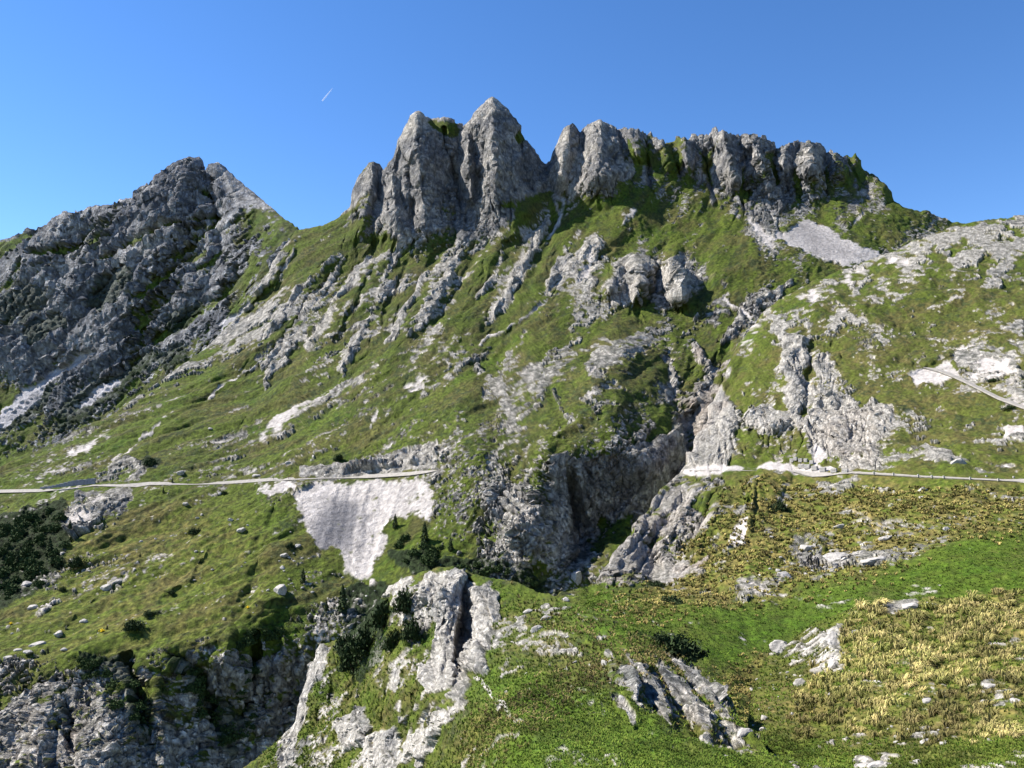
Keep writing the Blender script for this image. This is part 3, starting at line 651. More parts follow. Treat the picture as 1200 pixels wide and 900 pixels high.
dB = tps([(345,268,800),(420,255,790),(500,235,815),(580,225,808),(660,215,795),(740,205,775),(850,225,755),(950,225,755),(1050,235,730),(1130,262,720),(1240,300,700),
 (490,137,840),(577,118,835),(700,143,822),(850,155,790),(945,170,785),(800,165,800),
 (0,576,480),(200,566,450),(350,562,430),(510,550,400),(0,550,500),(100,500,560),(200,440,640),(285,365,720),(-50,570,490),
 (400,350,690),(400,450,560),(300,480,570),(500,350,660),(500,450,520),(600,300,720),(600,400,570),(600,480,450),(700,300,690),(700,350,620),(700,420,510),(700,500,385),(700,470,408),(700,535,373),(760,525,380),(740,600,376),(690,640,374),(790,560,384),(650,540,362),(650,615,358),
 (800,300,680),(800,380,580),(790,450,490),(800,520,405),(860,380,560),(900,300,640),(950,300,640),(1000,290,650),(1000,330,600),(1050,320,620),(1150,330,600),(850,460,480),(820,600,390),
 (560,520,405),(600,560,375),(640,560,365),(620,620,345),(560,620,352),(680,640,355),(500,620,365),(640,700,325),(700,650,345),(760,700,330),
 (430,600,398),(430,670,355),(0,620,430),(100,620,405),(200,620,405),(0,700,355),(100,700,345),(200,700,338),(330,690,338),(0,768,292),(100,766,292),(200,768,292),(270,760,302),(400,720,320),(480,700,318),
 (0,800,283),(100,800,283),(200,800,291),(0,900,248),(100,900,250),(200,900,272),(300,800,312),(300,900,302),(380,800,320),(400,900,308),(0,970,232),(300,970,282),(500,860,305),(560,760,312),(700,740,312)], 0.0015)
B.fill('rock', [(708,606),(745,604),(742,640),(712,690),(690,690),(694,650)], -1.5, 3); B.fill('tone', [(708,606),(745,604),(742,640),(712,690),(690,690),(694,650)], .1, 3)
B.fill('rock', [(530,440),(650,420),(640,520),(620,560),(540,520)], -.75, 8); B.fill('rock', [(575,655),(650,655),(660,690),(570,690)], -.9, 4)
B.up([(615,590,20,14),(618,615,28,30),(622,645,22,16)], 'r'); B.fill('warm', [(605,600),(640,595),(640,650),(615,650)], .4, 4)
# pale rock ribs that stream down and to the left across the middle slopes
for p, w in (([(395,300,5),(350,345,7),(322,385,7),(300,410,5)],1.3), ([(430,300,5),(410,335,7),(385,370,8),(360,405,7)],1.2), ([(465,300,5),(445,345,8),(425,385,8),(410,425,5)],1.1), ([(500,320,4),(478,360,7),(455,400,7)],1.2),
             ([(540,300,5),(520,335,7),(500,370,8),(480,395,5)],1.3), ([(590,300,6),(575,330,7),(560,350,6)],1.1), ([(640,255,5),(625,290,7),(605,325,9),(590,360,8),(570,380,5)],1.5), ([(370,345,5),(340,390,6),(310,430,5)],1.0),
             ([(700,285,9),(675,305,12),(650,320,10),(640,340,5)],1.3), ([(330,300,6),(300,350,7),(270,390,6)],.9), ([(560,430,6),(590,460,9),(600,500,8)],.9), ([(650,460,7),(670,490,8)],.8)): B.line('rock', p, w, 's')
for p in ([(405,300,4,-4),(365,350,5,-9),(335,395,5,-7)], [(442,305,4,-4),(420,350,5,-9),(395,400,5,-7)], [(478,305,4,-4),(458,350,5,-9),(438,400,5,-7)], [(553,305,4,-4),(532,345,5,-9),(510,380,5,-6)], [(652,262,4,-4),(635,300,5,-9),(612,345,5,-8)], [(715,290,4,-5),(690,315,6,-9)]): B.add(p, 't')
B.fill('dark', [(0,780),(400,760),(400,960),(0,960)], -.28, 6)
B.fill('smooth', [(645,535),(700,525),(790,515),(795,590),(740,612),(690,600),(655,650),(640,600)], .5, 4)
LB = {}
B.label([(342,585),(350,575),(372,568),(430,562),(500,562),(506,580),(505,610),(478,604),(456,610),(455,640),(440,660),(438,682),(420,678),(402,665),(395,645),(372,642),(360,618),(352,604)], 1, .55)
B.label([(925,262),(950,258),(985,275),(1010,288),(1040,298),(1020,308),(990,312),(960,300),(930,290),(905,275)], 2, .55)
for i, pts in enumerate(([(400,285),(402,240),(412,180),(450,180),(452,230),(470,283),(440,288)], [(452,230),(455,180),(490,125),(520,130),(528,160),(540,240),(545,285),(475,285)],
    [(530,160),(545,140),(577,100),(600,110),(645,195),(640,232),(600,236),(548,262),(540,240)], [(640,195),(672,130),(705,130),(735,150),(745,190),(735,215),(700,228),(655,220)],
    [(740,140),(835,145),(840,200),(880,255),(830,240),(760,195),(742,180)], [(835,145),(870,145),(912,165),(915,180),(905,250),(885,255),(840,205)], [(912,165),(965,155),(1015,175),(1012,205),(985,228),(950,240),(915,245)])):
    B.label(pts, 3 + i, .4)
LB = {1: 'scree_slope', 2: 'scree_slope', 3: 'rock_tower', 4: 'rock_tower', 5: 'rock_tower', 6: 'rock_tower', 7: 'rock_crest', 8: 'rock_tower', 9: 'rock_tower'}
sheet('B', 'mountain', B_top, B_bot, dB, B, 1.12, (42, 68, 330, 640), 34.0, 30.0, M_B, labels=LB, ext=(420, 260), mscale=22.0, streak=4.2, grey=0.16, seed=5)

# ---- C: the hill at the right, the gorge wall, the tufted slope and the bowl of green turf
C = Lay(); C.rock = DIG.copy() - .25
C.fill('rock', [(940,350),(1240,300),(1240,420),(1060,430),(960,400)], -.95, 12)
for p in ([(1200,300,60,0),(1080,330,70,14),(960,370,60,10),(900,420,40,0)], [(1100,430,60,0),(1000,450,50,8),(940,480,30,0)], [(935,390,10,4),(925,430,16,12),(930,470,18,14),(925,492,14,4)],
          [(965,415,10,4),(960,450,16,10),(945,500,24,10),(960,530,30,8)], [(1000,480,20,4),(990,510,28,8),(1010,530,30,4)], [(870,470,16,4),(890,495,22,8),(920,500,14,4)], [(1060,520,20,2),(1090,532,18,6),(1108,540,10,4)],
          [(830,560,24,2),(790,600,18,12),(755,650,14,16),(735,685,12,12)], [(775,595,8,6),(748,635,9,16),(722,672,9,14)], [(812,590,8,4),(790,625,10,12),(772,650,8,10)], [(742,650,5,5),(716,684,7,9)], [(850,590,14,0),(820,620,18,8),(800,650,16,6)]): C.add(p, 's')
for p in ([(880,400,8,0),(868,430,12,-8),(850,470,12,-10),(835,510,10,-8)], [(948,400,5,-5),(950,440,7,-9),(945,480,6,-6)], [(905,440,5,0),(902,480,6,-6)], [(845,560,5,-6),(805,590,6,-10),(776,620,7,-12),(760,650,6,-8)], [(800,570,5,-6),(765,610,6,-12),(738,655,6,-10)], [(835,590,5,-4),(800,640,6,-9),(785,670,6,-6)],
          [(890,560,4,-5),(886,600,5,-9),(882,625,4,-4)], [(762,660,15,-34),(766,680,15,-40)], [(1075,425,12,-3),(1120,420,14,-3)]): C.add(p, 't')
for p in ([(908,557,22,4),(893,590,14,7),(888,612,8,4)], [(884,566,6,4),(877,600,7,7),(873,622,6,4)], [(1040,655,18,4),(1000,664,14,3)], [(950,640,20,4),(905,678,14,3)], [(985,615,8,3),(960,640,10,4)]): C.lift(p, 'r')
for p in ([(800,556,10,0),(775,590,11,10),(752,625,10,12),(735,655,8,8)], [(830,560,8,0),(812,590,9,8),(795,620,10,9),(778,650,9,7)], [(760,600,5,4),(735,640,6,9),(712,680,6,6)], [(850,585,7,2),(835,612,8,6),(815,645,8,6)], [(785,570,4,3),(765,598,5,6)]): C.lift(p, 'k')
for p in ([(815,560,5,-2),(790,595,6,-8),(765,630,7,-9),(748,665,6,-6)], [(845,570,5,-2),(822,605,6,-7),(800,645,7,-8)], [(776,592,4,-5),(745,640,5,-8),(722,676,5,-6)]): C.lift(p)
for p in ([(958,600,6,0),(940,640,8,-4),(915,665,8,-3)], [(880,585,5,-6),(869,610,5,-8)]): C.lift(p)
C.up([(1066,440,4,3),(1085,426,5,6),(1110,419,5,4)], 's', 'add')
for pts, v in (([(918,400),(940,395),(945,420),(938,445),(950,470),(925,488),(915,470),(920,440)], 1.9), ([(958,415),(985,412),(985,440),(972,450),(958,440)], 1.9), ([(952,470),(985,462),(1045,478),(1048,500),(1030,520),(975,540),(950,530),(945,500)], 2.3),
          ([(870,470),(885,462),(905,480),(950,490),(950,505),(900,512),(878,500)], 2.0), ([(975,530),(1030,522),(1028,548),(975,550)], 1.8), ([(808,520),(830,480),(850,470),(862,500),(850,530),(835,545),(808,548)], 2.6),
          ([(1085,522),(1100,528),(1120,535),(1112,545),(1095,545),(1080,530)], 2.4), ([(1120,410),(1200,370),(1200,470),(1160,455),(1120,440)], .7),
          ([(1050,290),(1100,270),(1200,250),(1240,250),(1240,300),(1150,300),(1080,302),(1000,330),(940,360),(930,350)], .35),
          ([(862,405),(900,360),(1000,325),(1040,320),(960,370),(900,400),(880,440),(860,470),(850,450)], -.1),
          ([(700,690),(715,665),(740,635),(765,600),(790,572),(820,565),(800,600),(812,630),(830,640),(840,660),(800,670),(790,690),(760,680)], .75),
          ([(880,560),(895,570),(895,600),(885,630),(872,630),(866,600),(872,575)], 2.0), ([(875,650),(900,645),(960,625),(1000,640),(1040,650),(1040,662),(1000,668),(960,668),(900,690),(870,700)], .0),
          ([(900,555),(930,548),(940,556),(915,562)], 1.0)):
    C.fill('rock', pts, v, 2)
for pts in ([(860,400),(910,390),(915,430),(900,480),(862,470),(850,450)], [(985,380),(1100,340),(1200,330),(1200,360),(1100,400),(1060,470),(990,460),(975,410)], [(850,510),(945,505),(945,545),(850,540)]): C.fill('rock', pts, -1.1, 5)
C.fill('rock', [(806,548),(822,520),(850,535),(850,548)], 1.5, 2)
for pts in ([(802,552),(815,546),(835,544),(880,546),(960,545),(985,552),(930,556),(860,552),(808,556)], [(1064,440),(1075,432),(1110,428),(1130,440),(1100,448),(1075,452)], [(955,515),(975,540),(950,545)], 
            [(858,622),(875,612),(872,632),(850,640)], [(1180,500),(1200,498),(1200,510),(1175,512)]): C.fill('scree', pts, 1, 1, .5)
for pts in ([(1000,318),(1060,300),(1080,305),(960,348),(925,360)], [(1120,430),(1190,420),(1200,460),(1160,450)], [(860,405),(900,362),(960,330),(970,336),(905,372),(870,412)]): C.fill('scree', pts, .52, 3)
C.line('rock', [(1200,512,2),(1140,518,3),(1090,515,2)], .8); C.fill('rock', [(1095,545),(1180,548),(1200,555),(1100,552)], -.5, 2)
C.line('scree', [(1130,436,1.5),(1160,452,3),(1200,472,3)], .55); C.line('scree', [(1120,408,1),(1140,405,1.3),(1165,402,1)], .9)
C.line('scree', [(835,565,1),(805,590,1.2),(780,620,1)], .9)
# turf colours
C.fill('rock', [(800,640),(900,560),(1200,565),(1200,600),(1000,640),(860,680),(800,700)], -1.3, 6)
C.fill('rock', [(930,630),(960,620),(1000,640),(990,662),(930,672),(900,680)], -.1, 4)
C.fill('gold', [(690,720),(790,700),(860,640),(900,560),(1000,560),(1200,570),(1200,622),(1100,630),(1040,665),(880,705),(800,720)], .0, 1)
C.fill('gold', [(690,722),(780,695),(795,660),(835,620),(850,590),(880,552),(1000,560),(1240,572),(1240,618),(1100,630),(1040,665),(880,705),(800,720)], .62, 14)
C.fill('brown', [(860,400),(1200,330),(1240,540),(860,500)], .34, 20); C.fill('tone', [(900,420),(960,340),(1240,280),(1240,540),(1050,520)], -.15, 14); C.fill('tone', [(870,400),(900,390),(920,460),(880,470)], .35, 6); C.fill('tone', [(600,300)]*3, 0)
C.fill('rock', [(660,690),(790,705),(880,705),(1045,665),(1150,625),(1260,600),(1260,700),(1000,712),(940,740),(880,800),(860,840),(700,760),(600,720)], -3, 3)
C.fill('tone', [(680,695),(790,710),(880,705),(1045,668),(1150,630),(1260,600),(1260,700),(1000,715),(900,760),(860,790),(780,760),(700,730)], .62, 6)
C.fill('smooth', [(690,700),(790,712),(880,712),(1045,672),(1150,635),(1260,610),(1260,700),(1000,715),(900,770),(860,790),(780,760),(700,730)], .55, 6)
C.fill('tone', [(850,660),(1000,665),(1200,640),(1200,680),(1000,690),(880,700)], .45, 10)
C.fill('gold', [(840,790),(900,770),(960,800),(960,880),(870,880)], .5, 10); C.fill('brown', [(850,790),(960,760),(960,860),(870,860)], .5, 10); C.fill('tone', [(850,800),(960,770),(960,860),(870,860)], .0, 8)
for p in ([(900,735,20,0),(960,712,30,2),(1100,690,40,1)],): C.add(p, 's')
C.fill('warm', [(800,550),(862,470),(845,430),(815,480),(790,560)], .5, 5); C.fill('warm', [(775,650),(840,635),(835,660),(790,690)], .8, 3); C.fill('warm', [(950,480),(1040,480),(1030,545),(900,550),(820,550)], .2, 6)
C.fill('dark', [(690,700),(740,630),(800,550),(870,560),(840,680)], -.3, 5); C.fill('warm', [(700,690),(740,630),(790,560),(840,600),(800,670)], .3, 5); C.fill('dark', [(950,470),(1050,480),(1030,550),(800,555),(850,470)], -.3, 6)
C.fill('shrub', [(1050,430),(1100,425),(1115,420),(1080,424)], .0); C.fill('shrub', [(1080,470),(1040,470),(1070,480)], .6)
C.fill('shrub', [(662,700),(690,690),(735,700),(730,712),(680,712)], .0)
C.line('smooth', [(800,551,8),(900,551,9),(960,553,10),(1000,553,8),(1100,557,8),(1240,564,8)], 1)
C.line('smooth', [(1075,430,6),(1100,433,6),(1130,445,7),(1170,465,7),(1240,489,8)], 1)
C.line('rock', [(1000,553,4),(1100,557,4),(1240,565,4)], -1.5, 's')
C.cracks([(700,690),(740,630),(800,555),(860,565),(840,640),(790,690)], 90, 118, (10, 40), (1.4, 3.2), (4, 10), 18, 11)
C.cracks([(805,545),(840,480),(870,465),(950,470),(1045,480),(1030,545),(900,510)], 130, 84, (8, 34), (1.3, 2.8), (3, 8), 18, 12)
C.cracks([(918,400),(985,400),(985,470),(925,490)], 40, 90, (8, 30), (1.3, 2.6), (3, 8), 14, 13)
C_top = [(600,720),(640,707),(665,692),(690,688),(700,680),(705,670),(735,638),(760,608),(780,578),(800,549),(815,528),(830,490),(850,440),(862,405),(900,360),(950,330),(1000,312),(1050,294),(1075,282),(1100,271),(1150,258),(1200,252),(1240,249)]
C_bot = [(600,735),(700,770),(780,830),(850,910),(880,960),(1240,960)]
C_bot = [(600,735),(700,775),(780,830),(850,900),(900,940),(930,900),(960,830),(1000,790),(1240,770)]
dC = tps([(1200,252,430),(1100,275,440),(1000,312,450),(930,345,440),(862,405,420),(840,460,390),(810,540,350),(800,550,345),(780,580,318),(740,635,272),(700,670,238),(690,690,215),(640,705,190),(1250,250,425),
 (1000,400,375),(1100,400,350),(1200,400,320),(950,450,362),(1050,480,312),(1200,480,270),(900,500,345),(960,520,318),(1000,545,290),(900,545,322),(1100,550,250),(1200,560,224),
 (850,580,290),(880,620,245),(950,600,258),(1000,600,236),(1100,600,203),(1200,600,183),(820,640,245),(780,680,228),(900,650,212),(950,670,188),(1000,660,182),(1080,640,176),(1200,630,162),
 (860,700,170),(760,700,185),(700,700,190),(720,720,152),(800,730,142),(900,720,152),(1000,690,152),(1100,670,148),(1200,660,140),(900,770,122),(1000,740,126),(860,800,106),(1100,730,125),(1200,710,120),(880,860,85),(700,760,122),(1250,560,208),(960,880,80),(1240,770,100)], .0015)
C.label([(660,690),(790,705),(880,705),(1045,665),(1150,625),(1260,600),(1260,960),(600,960),(600,690)], 1, .6)
C.label([(-60,0)]*3, 2)
sheet('C', 'hill', C_top, C_bot, dC, C, 1.1, (15, 72, 700, 860), 15.0, 18.0, M_C, labels={1: 'meadow'}, ext=(0, 420), mscale=11.0, streak=2.0, grey=-.05, seed=9, vpow=1.0, edge=(6, 4))

# ---- D: the knoll in front, with the rock pinnacle
D = Lay(); D.rock = np.full((RH, RW), -1.3, f32)
def dk(pts, v, s=2): D.fill('rock', pts, v, s)
dk([(300,890),(350,830),(395,750),(430,730),(500,690),(560,690),(600,720),(590,790),(520,830),(500,900),(480,960),(280,960)], -.95, 4)
dk([(385,757),(392,770),(370,800),(350,850),(345,900),(325,900),(340,845),(352,800),(372,762)], 1.8, 2)
dk([(490,690),(500,675),(530,666),(560,680),(562,720),(558,780),(545,800),(520,812),(500,815),(500,760),(515,730),(492,700)], 3, 1)
dk([(555,690),(575,682),(583,700),(575,740),(572,785),(556,788),(552,760)], 2.4, 1)
dk([(440,690),(480,670),(495,690),(500,740),(480,740),(460,720)], .5, 2)
dk([(395,840),(430,825),(440,850),(425,875),(402,880)], 1.8, 2); dk([(500,830),(540,800),(552,790),(545,830),(520,850),(505,880),(485,900),(470,890)], 1.4, 2); dk([(430,860),(460,850),(470,890),(460,900),(420,900)], 1, 2)
dk([(585,720),(615,720),(620,780),(600,785),(580,790)], -.4, 3); dk([(575,820),(600,825),(630,850),(615,860),(590,850)], .4, 2)
dk([(700,765),(740,770),(780,785),(830,800),(860,840),(880,880),(800,872),(770,862),(720,820),(705,790)], .1, 3)
dk([(600,800),(700,790),(720,830),(800,880),(860,890),(900,960),(560,960),(570,880),(590,840)], -2.8, 4)
dk([(640,690),(760,750),(740,770),(680,760),(640,740),(600,700)], -1.7, 3)
for pts in ([(712,770,4,0),(724,795,8,7),(738,815,9,9),(748,838,5,2)], [(735,772,4,1),(748,790,8,8),(765,815,9,9),(782,845,9,10),(790,860,5,2)], [(765,775,5,1),(780,790,8,7),(805,820,10,12),(825,850,10,14),(838,872,6,3)],
          [(790,780,4,1),(815,800,6,6),(840,828,6,6),(858,850,4,2)], [(820,842,4,2),(850,855,7,7),(880,864,6,5),(890,868,3,0)], [(722,820,4,1),(732,838,6,6),(745,850,4,2)], [(776,770,2,0),(820,800,4,4),(856,830,4,3)]):
    D.lift([(a, b, w, h * 1.0) for a, b, w, h in pts], 'r'); D.line('rock', [(a - 2, b, w * .8) for a, b, w, h in pts], 1.8, 's')
for pts in ([(742,790,6,-6),(770,832,9,-22),(790,866,6,-8)], [(775,790,6,-6),(800,830,9,-24),(830,874,8,-18),(850,888,6,-6)], [(838,845,6,-8),(858,868,8,-18),(870,882,6,-6)], [(728,790,4,-6),(742,820,5,-12),(760,850,5,-8)]): D.lift([(a, b, w * 1.1, h * .55) for a, b, w, h in pts], 's')
D.lift([(640,695,60,0),(700,740,60,6),(740,790,50,8),(760,850,40,3)], 's')
# the pinnacle: lit rib at the left, deep cleft at its right
D.up([(524,672,18,14),(524,720,20,30),(518,770,22,34),(512,812,18,14)], 'k'); D.up([(504,690,10,8),(508,730,10,10),(514,760,8,6)], 'r'); D.up([(568,688,12,8),(572,720,13,12),(566,760,10,8),(562,790,6,2)], 'r')
D.add([(549,684,10,-20),(549,730,14,-60),(546,780,16,-70),(540,806,12,-20)], 'f', .3); D.add([(455,720,10,-4),(465,760,12,-6)], 's')
for p in ([(480,730,14,6),(470,780,20,10),(440,820,22,8)], [(390,770,12,6),(370,820,16,8),(345,880,18,6)], [(415,835,14,8),(420,860,12,8)], [(545,795,8,4),(525,830,12,10),(500,870,12,8),(480,900,12,6)], [(570,800,10,6),(590,840,14,4)], [(425,870,12,3),(445,890,14,8)]): D.add(p, 's')
for p in ([(500,800,5,0),(480,840,8,-8),(462,880,8,-8)], [(400,790,5,0),(395,830,7,-6),(385,870,8,-6)], [(530,850,5,-3),(510,890,6,-5)]): D.add(p, 't')
D.fill('tone', [(560,800),(640,780),(720,820),(800,875),(900,890),(900,960),(540,960)], .50, 10); D.fill('tone', [(600,690),(700,720),(780,765),(740,770),(640,740)], .35, 5); D.fill('tone', [(350,780),(500,690),(500,900),(300,900)], .05, 8)
D.fill('brown', [(620,760),(700,760),(710,820),(640,800)], .35, 8); D.fill('brown', [(560,800),(600,850),(560,900),(520,900)], .4, 8); D.line('gold', [(560,850,16),(540,890,16)], .4, 's'); D.fill('gold', [(400,780),(480,760),(480,880),(360,880)], .25, 8)
D.fill('shrub', [(395,745),(410,700),(440,690),(460,720),(450,780),(420,800),(400,780)], .8, 3); D.fill('shrub', [(640,770),(700,745),(700,730),(750,760),(700,762)], .0)
for p in ([(556,795,3),(580,815,4),(600,840,4),(615,850,4)], [(612,862,3),(585,870,4),(570,885,3)]): D.line('scree', p, .75)
D.fill('dark', [(700,765),(860,800),(880,880),(760,860)], .15, 4); D.fill('dark', [(490,670),(590,680),(570,800),(490,820)], -.15, 4)
D.cracks([(345,850),(385,757),(490,680),(580,685),(570,800),(500,900),(340,900)], 130, 98, (12, 50), (1.5, 3.6), (4, 12), 18, 14)
D_top = [(270,915),(285,900),(300,888),(325,870),(343,850),(350,830),(360,800),(372,768),(380,756),(395,748),(410,742),(425,728),(440,706),(455,690),(480,676),(500,668),(530,663),(545,668),(560,676),(600,682),(640,694),(700,722),(760,750),(790,768),(820,785),(850,805),(860,826),(868,846),(880,857),(890,866),(905,880),(940,893),(990,903),(1050,912)]
D_bot = [(270,975),(1050,975)]
dD = tps([(530,663,112),(640,694,98),(700,722,84),(760,750,72),(820,785,62),(850,805,57),(868,850,50),(700,800,52),(650,860,40),(750,880,36),(600,800,60),(560,820,64),(520,830,74),(480,780,97),(480,700,110),(430,740,126),(390,755,135),(350,840,130),(300,890,125),(420,820,117),(400,900,108),(480,880,88),(530,760,99),(550,800,78),(560,900,50),(700,900,33),(850,880,38),(885,870,42),(950,897,36),(620,740,84),(700,760,67),(780,800,57),(820,850,47),(1050,912,33),(900,970,28),(600,970,32),(400,970,92),(280,970,118),(1050,975,28)], .0015)
D.label([(486,700),(500,668),(530,655),(556,668),(552,700),(556,790),(535,805),(510,830),(498,815),(500,750)], 1, .4)
sheet('D', 'knoll', D_top, D_bot, dD, D, 1.0, (60, 120, 500, 700), 5.0, 6.0, M_D, labels={1: 'rock_pinnacle'}, mscale=3.6, streak=2.0, grey=0.12, seed=13, edge=(6, 5))

# ---- E: the tufted hillock at the lower right
E = Lay(); E.rock = np.full((RH, RW), -1.9, f32)
for pts, v in (([(890,760),(950,735),(985,725),(990,800),(960,790),(930,800),(895,785)], -.4), ([(962,742),(985,736),(983,765),(965,765)], 1.6), ([(1030,705),(1080,700),(1080,712),(1040,715)], 1), ([(1040,850),(1110,850),(1120,865),(1040,866)], -.1), ([(1150,800),(1195,805),(1195,825),(1150,825)], 1.0), ([(1000,890),(1040,880),(1040,900),(1000,900)], .8), ([(850,840),(890,870),(860,880)], -1), ([(1080,795),(1115,790),(1115,815),(1080,820)], .0)): E.fill('rock', pts, v, 2)
E.fill('gold', [(935,810),(975,745),(1000,712),(1240,680),(1240,800),(1190,860),(1100,870),(960,850),(920,860)], .5, 6); E.fill('tone', [(880,860),(1000,865),(1150,870),(1240,840),(1240,960),(860,960)], .35, 6); E.fill('tone', [(1160,760),(1200,780),(1200,810),(1150,790)], .4, 6)
E.fill('tone', [(1060,745),(1120,740),(1110,770),(1060,770)], .2, 5); E.fill('brown', [(860,800),(930,780),(950,870),(880,860)], .6, 8); E.fill('brown', [(950,850),(1100,830),(1180,850),(1000,880)], .5, 8)
for p in ([(1100,760,60,0),(1060,800,60,6)], [(1140,800,24,5),(1180,812,18,5)], [(955,742,16,6),(975,768,14,7)], [(1020,770,30,4),(1010,830,30,3)], [(1150,740,30,4),(1120,770,30,3)]): E.lift(p, 's')
for p in ([(1085,760,20,-5),(1130,800,16,-4)], [(940,800,20,-4),(960,850,20,-4)]): E.lift(p, 's')
E_top = [(850,905),(862,880),(874,850),(884,800),(900,768),(920,750),(940,738),(970,723),(1000,711),(1030,707),(1060,703),(1130,701),(1165,696),(1200,688),(1240,680)]
E_bot = [(850,975),(1240,975)]
dE = tps([(860,890,47),(874,850,55),(885,820,62),(900,770,76),(940,740,72),(1000,712,68),(1100,702,64),(1200,690,58),(1000,780,55),(1100,780,48),(1200,780,42),(1000,850,44),(1100,850,37),(1200,850,32),(1000,900,37.5),(1200,900,28),(900,860,50),(950,800,60),(1240,970,23),(900,970,33),(900,900,42),(1240,685,57)], .0015)
sheet('E', 'hillock', E_top, E_bot, dE, E, 1.0, (20, 60, 900, 1100), 2.2, 3.5, M_D, ext=(0, 420), mscale=2.4, streak=1.6, grey=0.0, seed=17, edge=(3, 4))

gx = np.linspace(-5200, 5200, 90); gy = np.linspace(-400, 7200, 70); GXX, GYY = np.meshgrid(gx, gy)
GZ = -210 - 60 * np.clip(GYY / 3000, 0, 1) + 25 * perlin((GXX / 400).astype(f32), (GYY / 400).astype(f32), 5)
gidx = np.arange(GXX.size, dtype=np.int32).reshape(GXX.shape)
GQ = np.stack([gidx[:-1, :-1], gidx[:-1, 1:], gidx[1:, 1:], gidx[1:, :-1]], -1).reshape(-1, 4)
GC = np.concatenate([np.broadcast_to(G_OLIVE * .8, (GXX.size, 3)), np.zeros((GXX.size, 1))], 1)
mesh_quads('ground', np.stack([GXX, GYY, GZ], -1).reshape(-1, 3), GQ, M_A, GC)['kind'] = 'structure'
# ------------------------------------------------------------------ things
def tag(o, label=None, cat=None, group=None, kind=None):
    for k, v in (('label', label), ('category', cat), ('group', group), ('kind', kind)):
        if v: o[k] = v
    return o
def link(name, me, parent=None):
    o = bpy.data.objects.new(name, me); COL.objects.link(o)
    if parent: o.parent = parent
    return o
def empty(name, loc, rz=0, s=1):
    o = bpy.data.objects.new(name, None); COL.objects.link(o); o.location = loc; o.rotation_euler = (0, 0, rz); o.scale = (s, s, s) if np.isscalar(s) else s
    return o
def pymesh(name, V, F, mat, smooth=False):
    me = bpy.data.meshes.new(name); me.from_pydata([tuple(map(float, v)) for v in V], [], [tuple(map(int, f)) for f in F]); me.materials.append(mat)
    if smooth: me.polygons.foreach_set('use_smooth', [True] * len(me.polygons))
    me.update(); return me
M_STONE = mat_plain('pale_limestone_block', (.33, .31, .285), scale=2.0, var=.3, bump=.8)
M_ASPH = mat_plain('gravelly_road_surface', (.27, .25, .225), scale=0.6, var=.18)
M_WALL = mat_plain('grey_retaining_wall', (.20, .20, .22), scale=1.0, var=.25)
M_NEEDLE = mat_plain('dark_needles', (.026, .042, .014), scale=2.0, var=.5)
M_BARK = mat_plain('bark', (.07, .05, .035), scale=3.0)
M_LEAF = mat_plain('dark_leaves', (.036, .058, .017), scale=1.5, var=.5)
M_COVER = bpy.data.materials.new('dry_and_green_grass'); M_COVER.use_nodes = True
_n = M_COVER.node_tree; _b = _n.nodes['Principled BSDF']; _b.inputs['Roughness'].default_value = .9; _b.inputs['Specular IOR Level'].default_value = .1
_at = _n.nodes.new('ShaderNodeAttribute'); _at.attribute_name = 'cover'; _n.links.new(_at.outputs['Color'], _b.inputs['Base Color'])
rnd = np.random.RandomState(21)
# --- rocks
import bmesh
def rock_mesh(name, seed, sub=3):
    bm = bmesh.new(); bmesh.ops.create_icosphere(bm, subdivisions=sub, radius=1.0); r = np.random.RandomState(seed)
    pl = norm3(r.randn(9, 3)); off = 0.5 + 0.42 * r.rand(9)
    for v in bm.verts:
        d = np.array(v.co); d /= np.linalg.norm(d)
        c = pl @ d; t = np.where(c > 0.05, off / np.maximum(c, 0.05), 9).min(); t = min(t, 1.2)
        t *= 1 + 0.05 * math.sin(9 * d[0] + seed) * math.sin(8 * d[1] + 2 * seed) + 0.07 * r.rand()
        v.co = Vector(d * t * np.array([1, .85, .8]))
    me = bpy.data.meshes.new(name); bm.to_mesh(me); bm.free(); me.materials.append(M_STONE); return me
ROCKS = [rock_mesh('boulder', 50 + i) for i in range(7)]
PEB = [rock_mesh('stone', 80 + i, 2) for i in range(5)]
def boulder(key, u, v, wpx, hpx, label, cat='boulder', name='boulder', group=None, small=False):
    p, n = at(key, u, v + hpx * .35); m = p[1] / FOC
    o = link(name, (PEB if small else ROCKS)[rnd.randint(5)]); sx, sz = wpx * m * .56, hpx * m * .62
    o.location = p + np.array([0, -sz * .2, sz * .25]); o.scale = (sx, (sx + sz) * .5, sz); o.rotation_euler = (rnd.rand() * .5 - .25, rnd.rand() * .5 - .25, rnd.choice([0, math.pi]) + rnd.rand() * .7 - .35); o.location.z -= sz * .22
    return tag(o, label, cat, group)
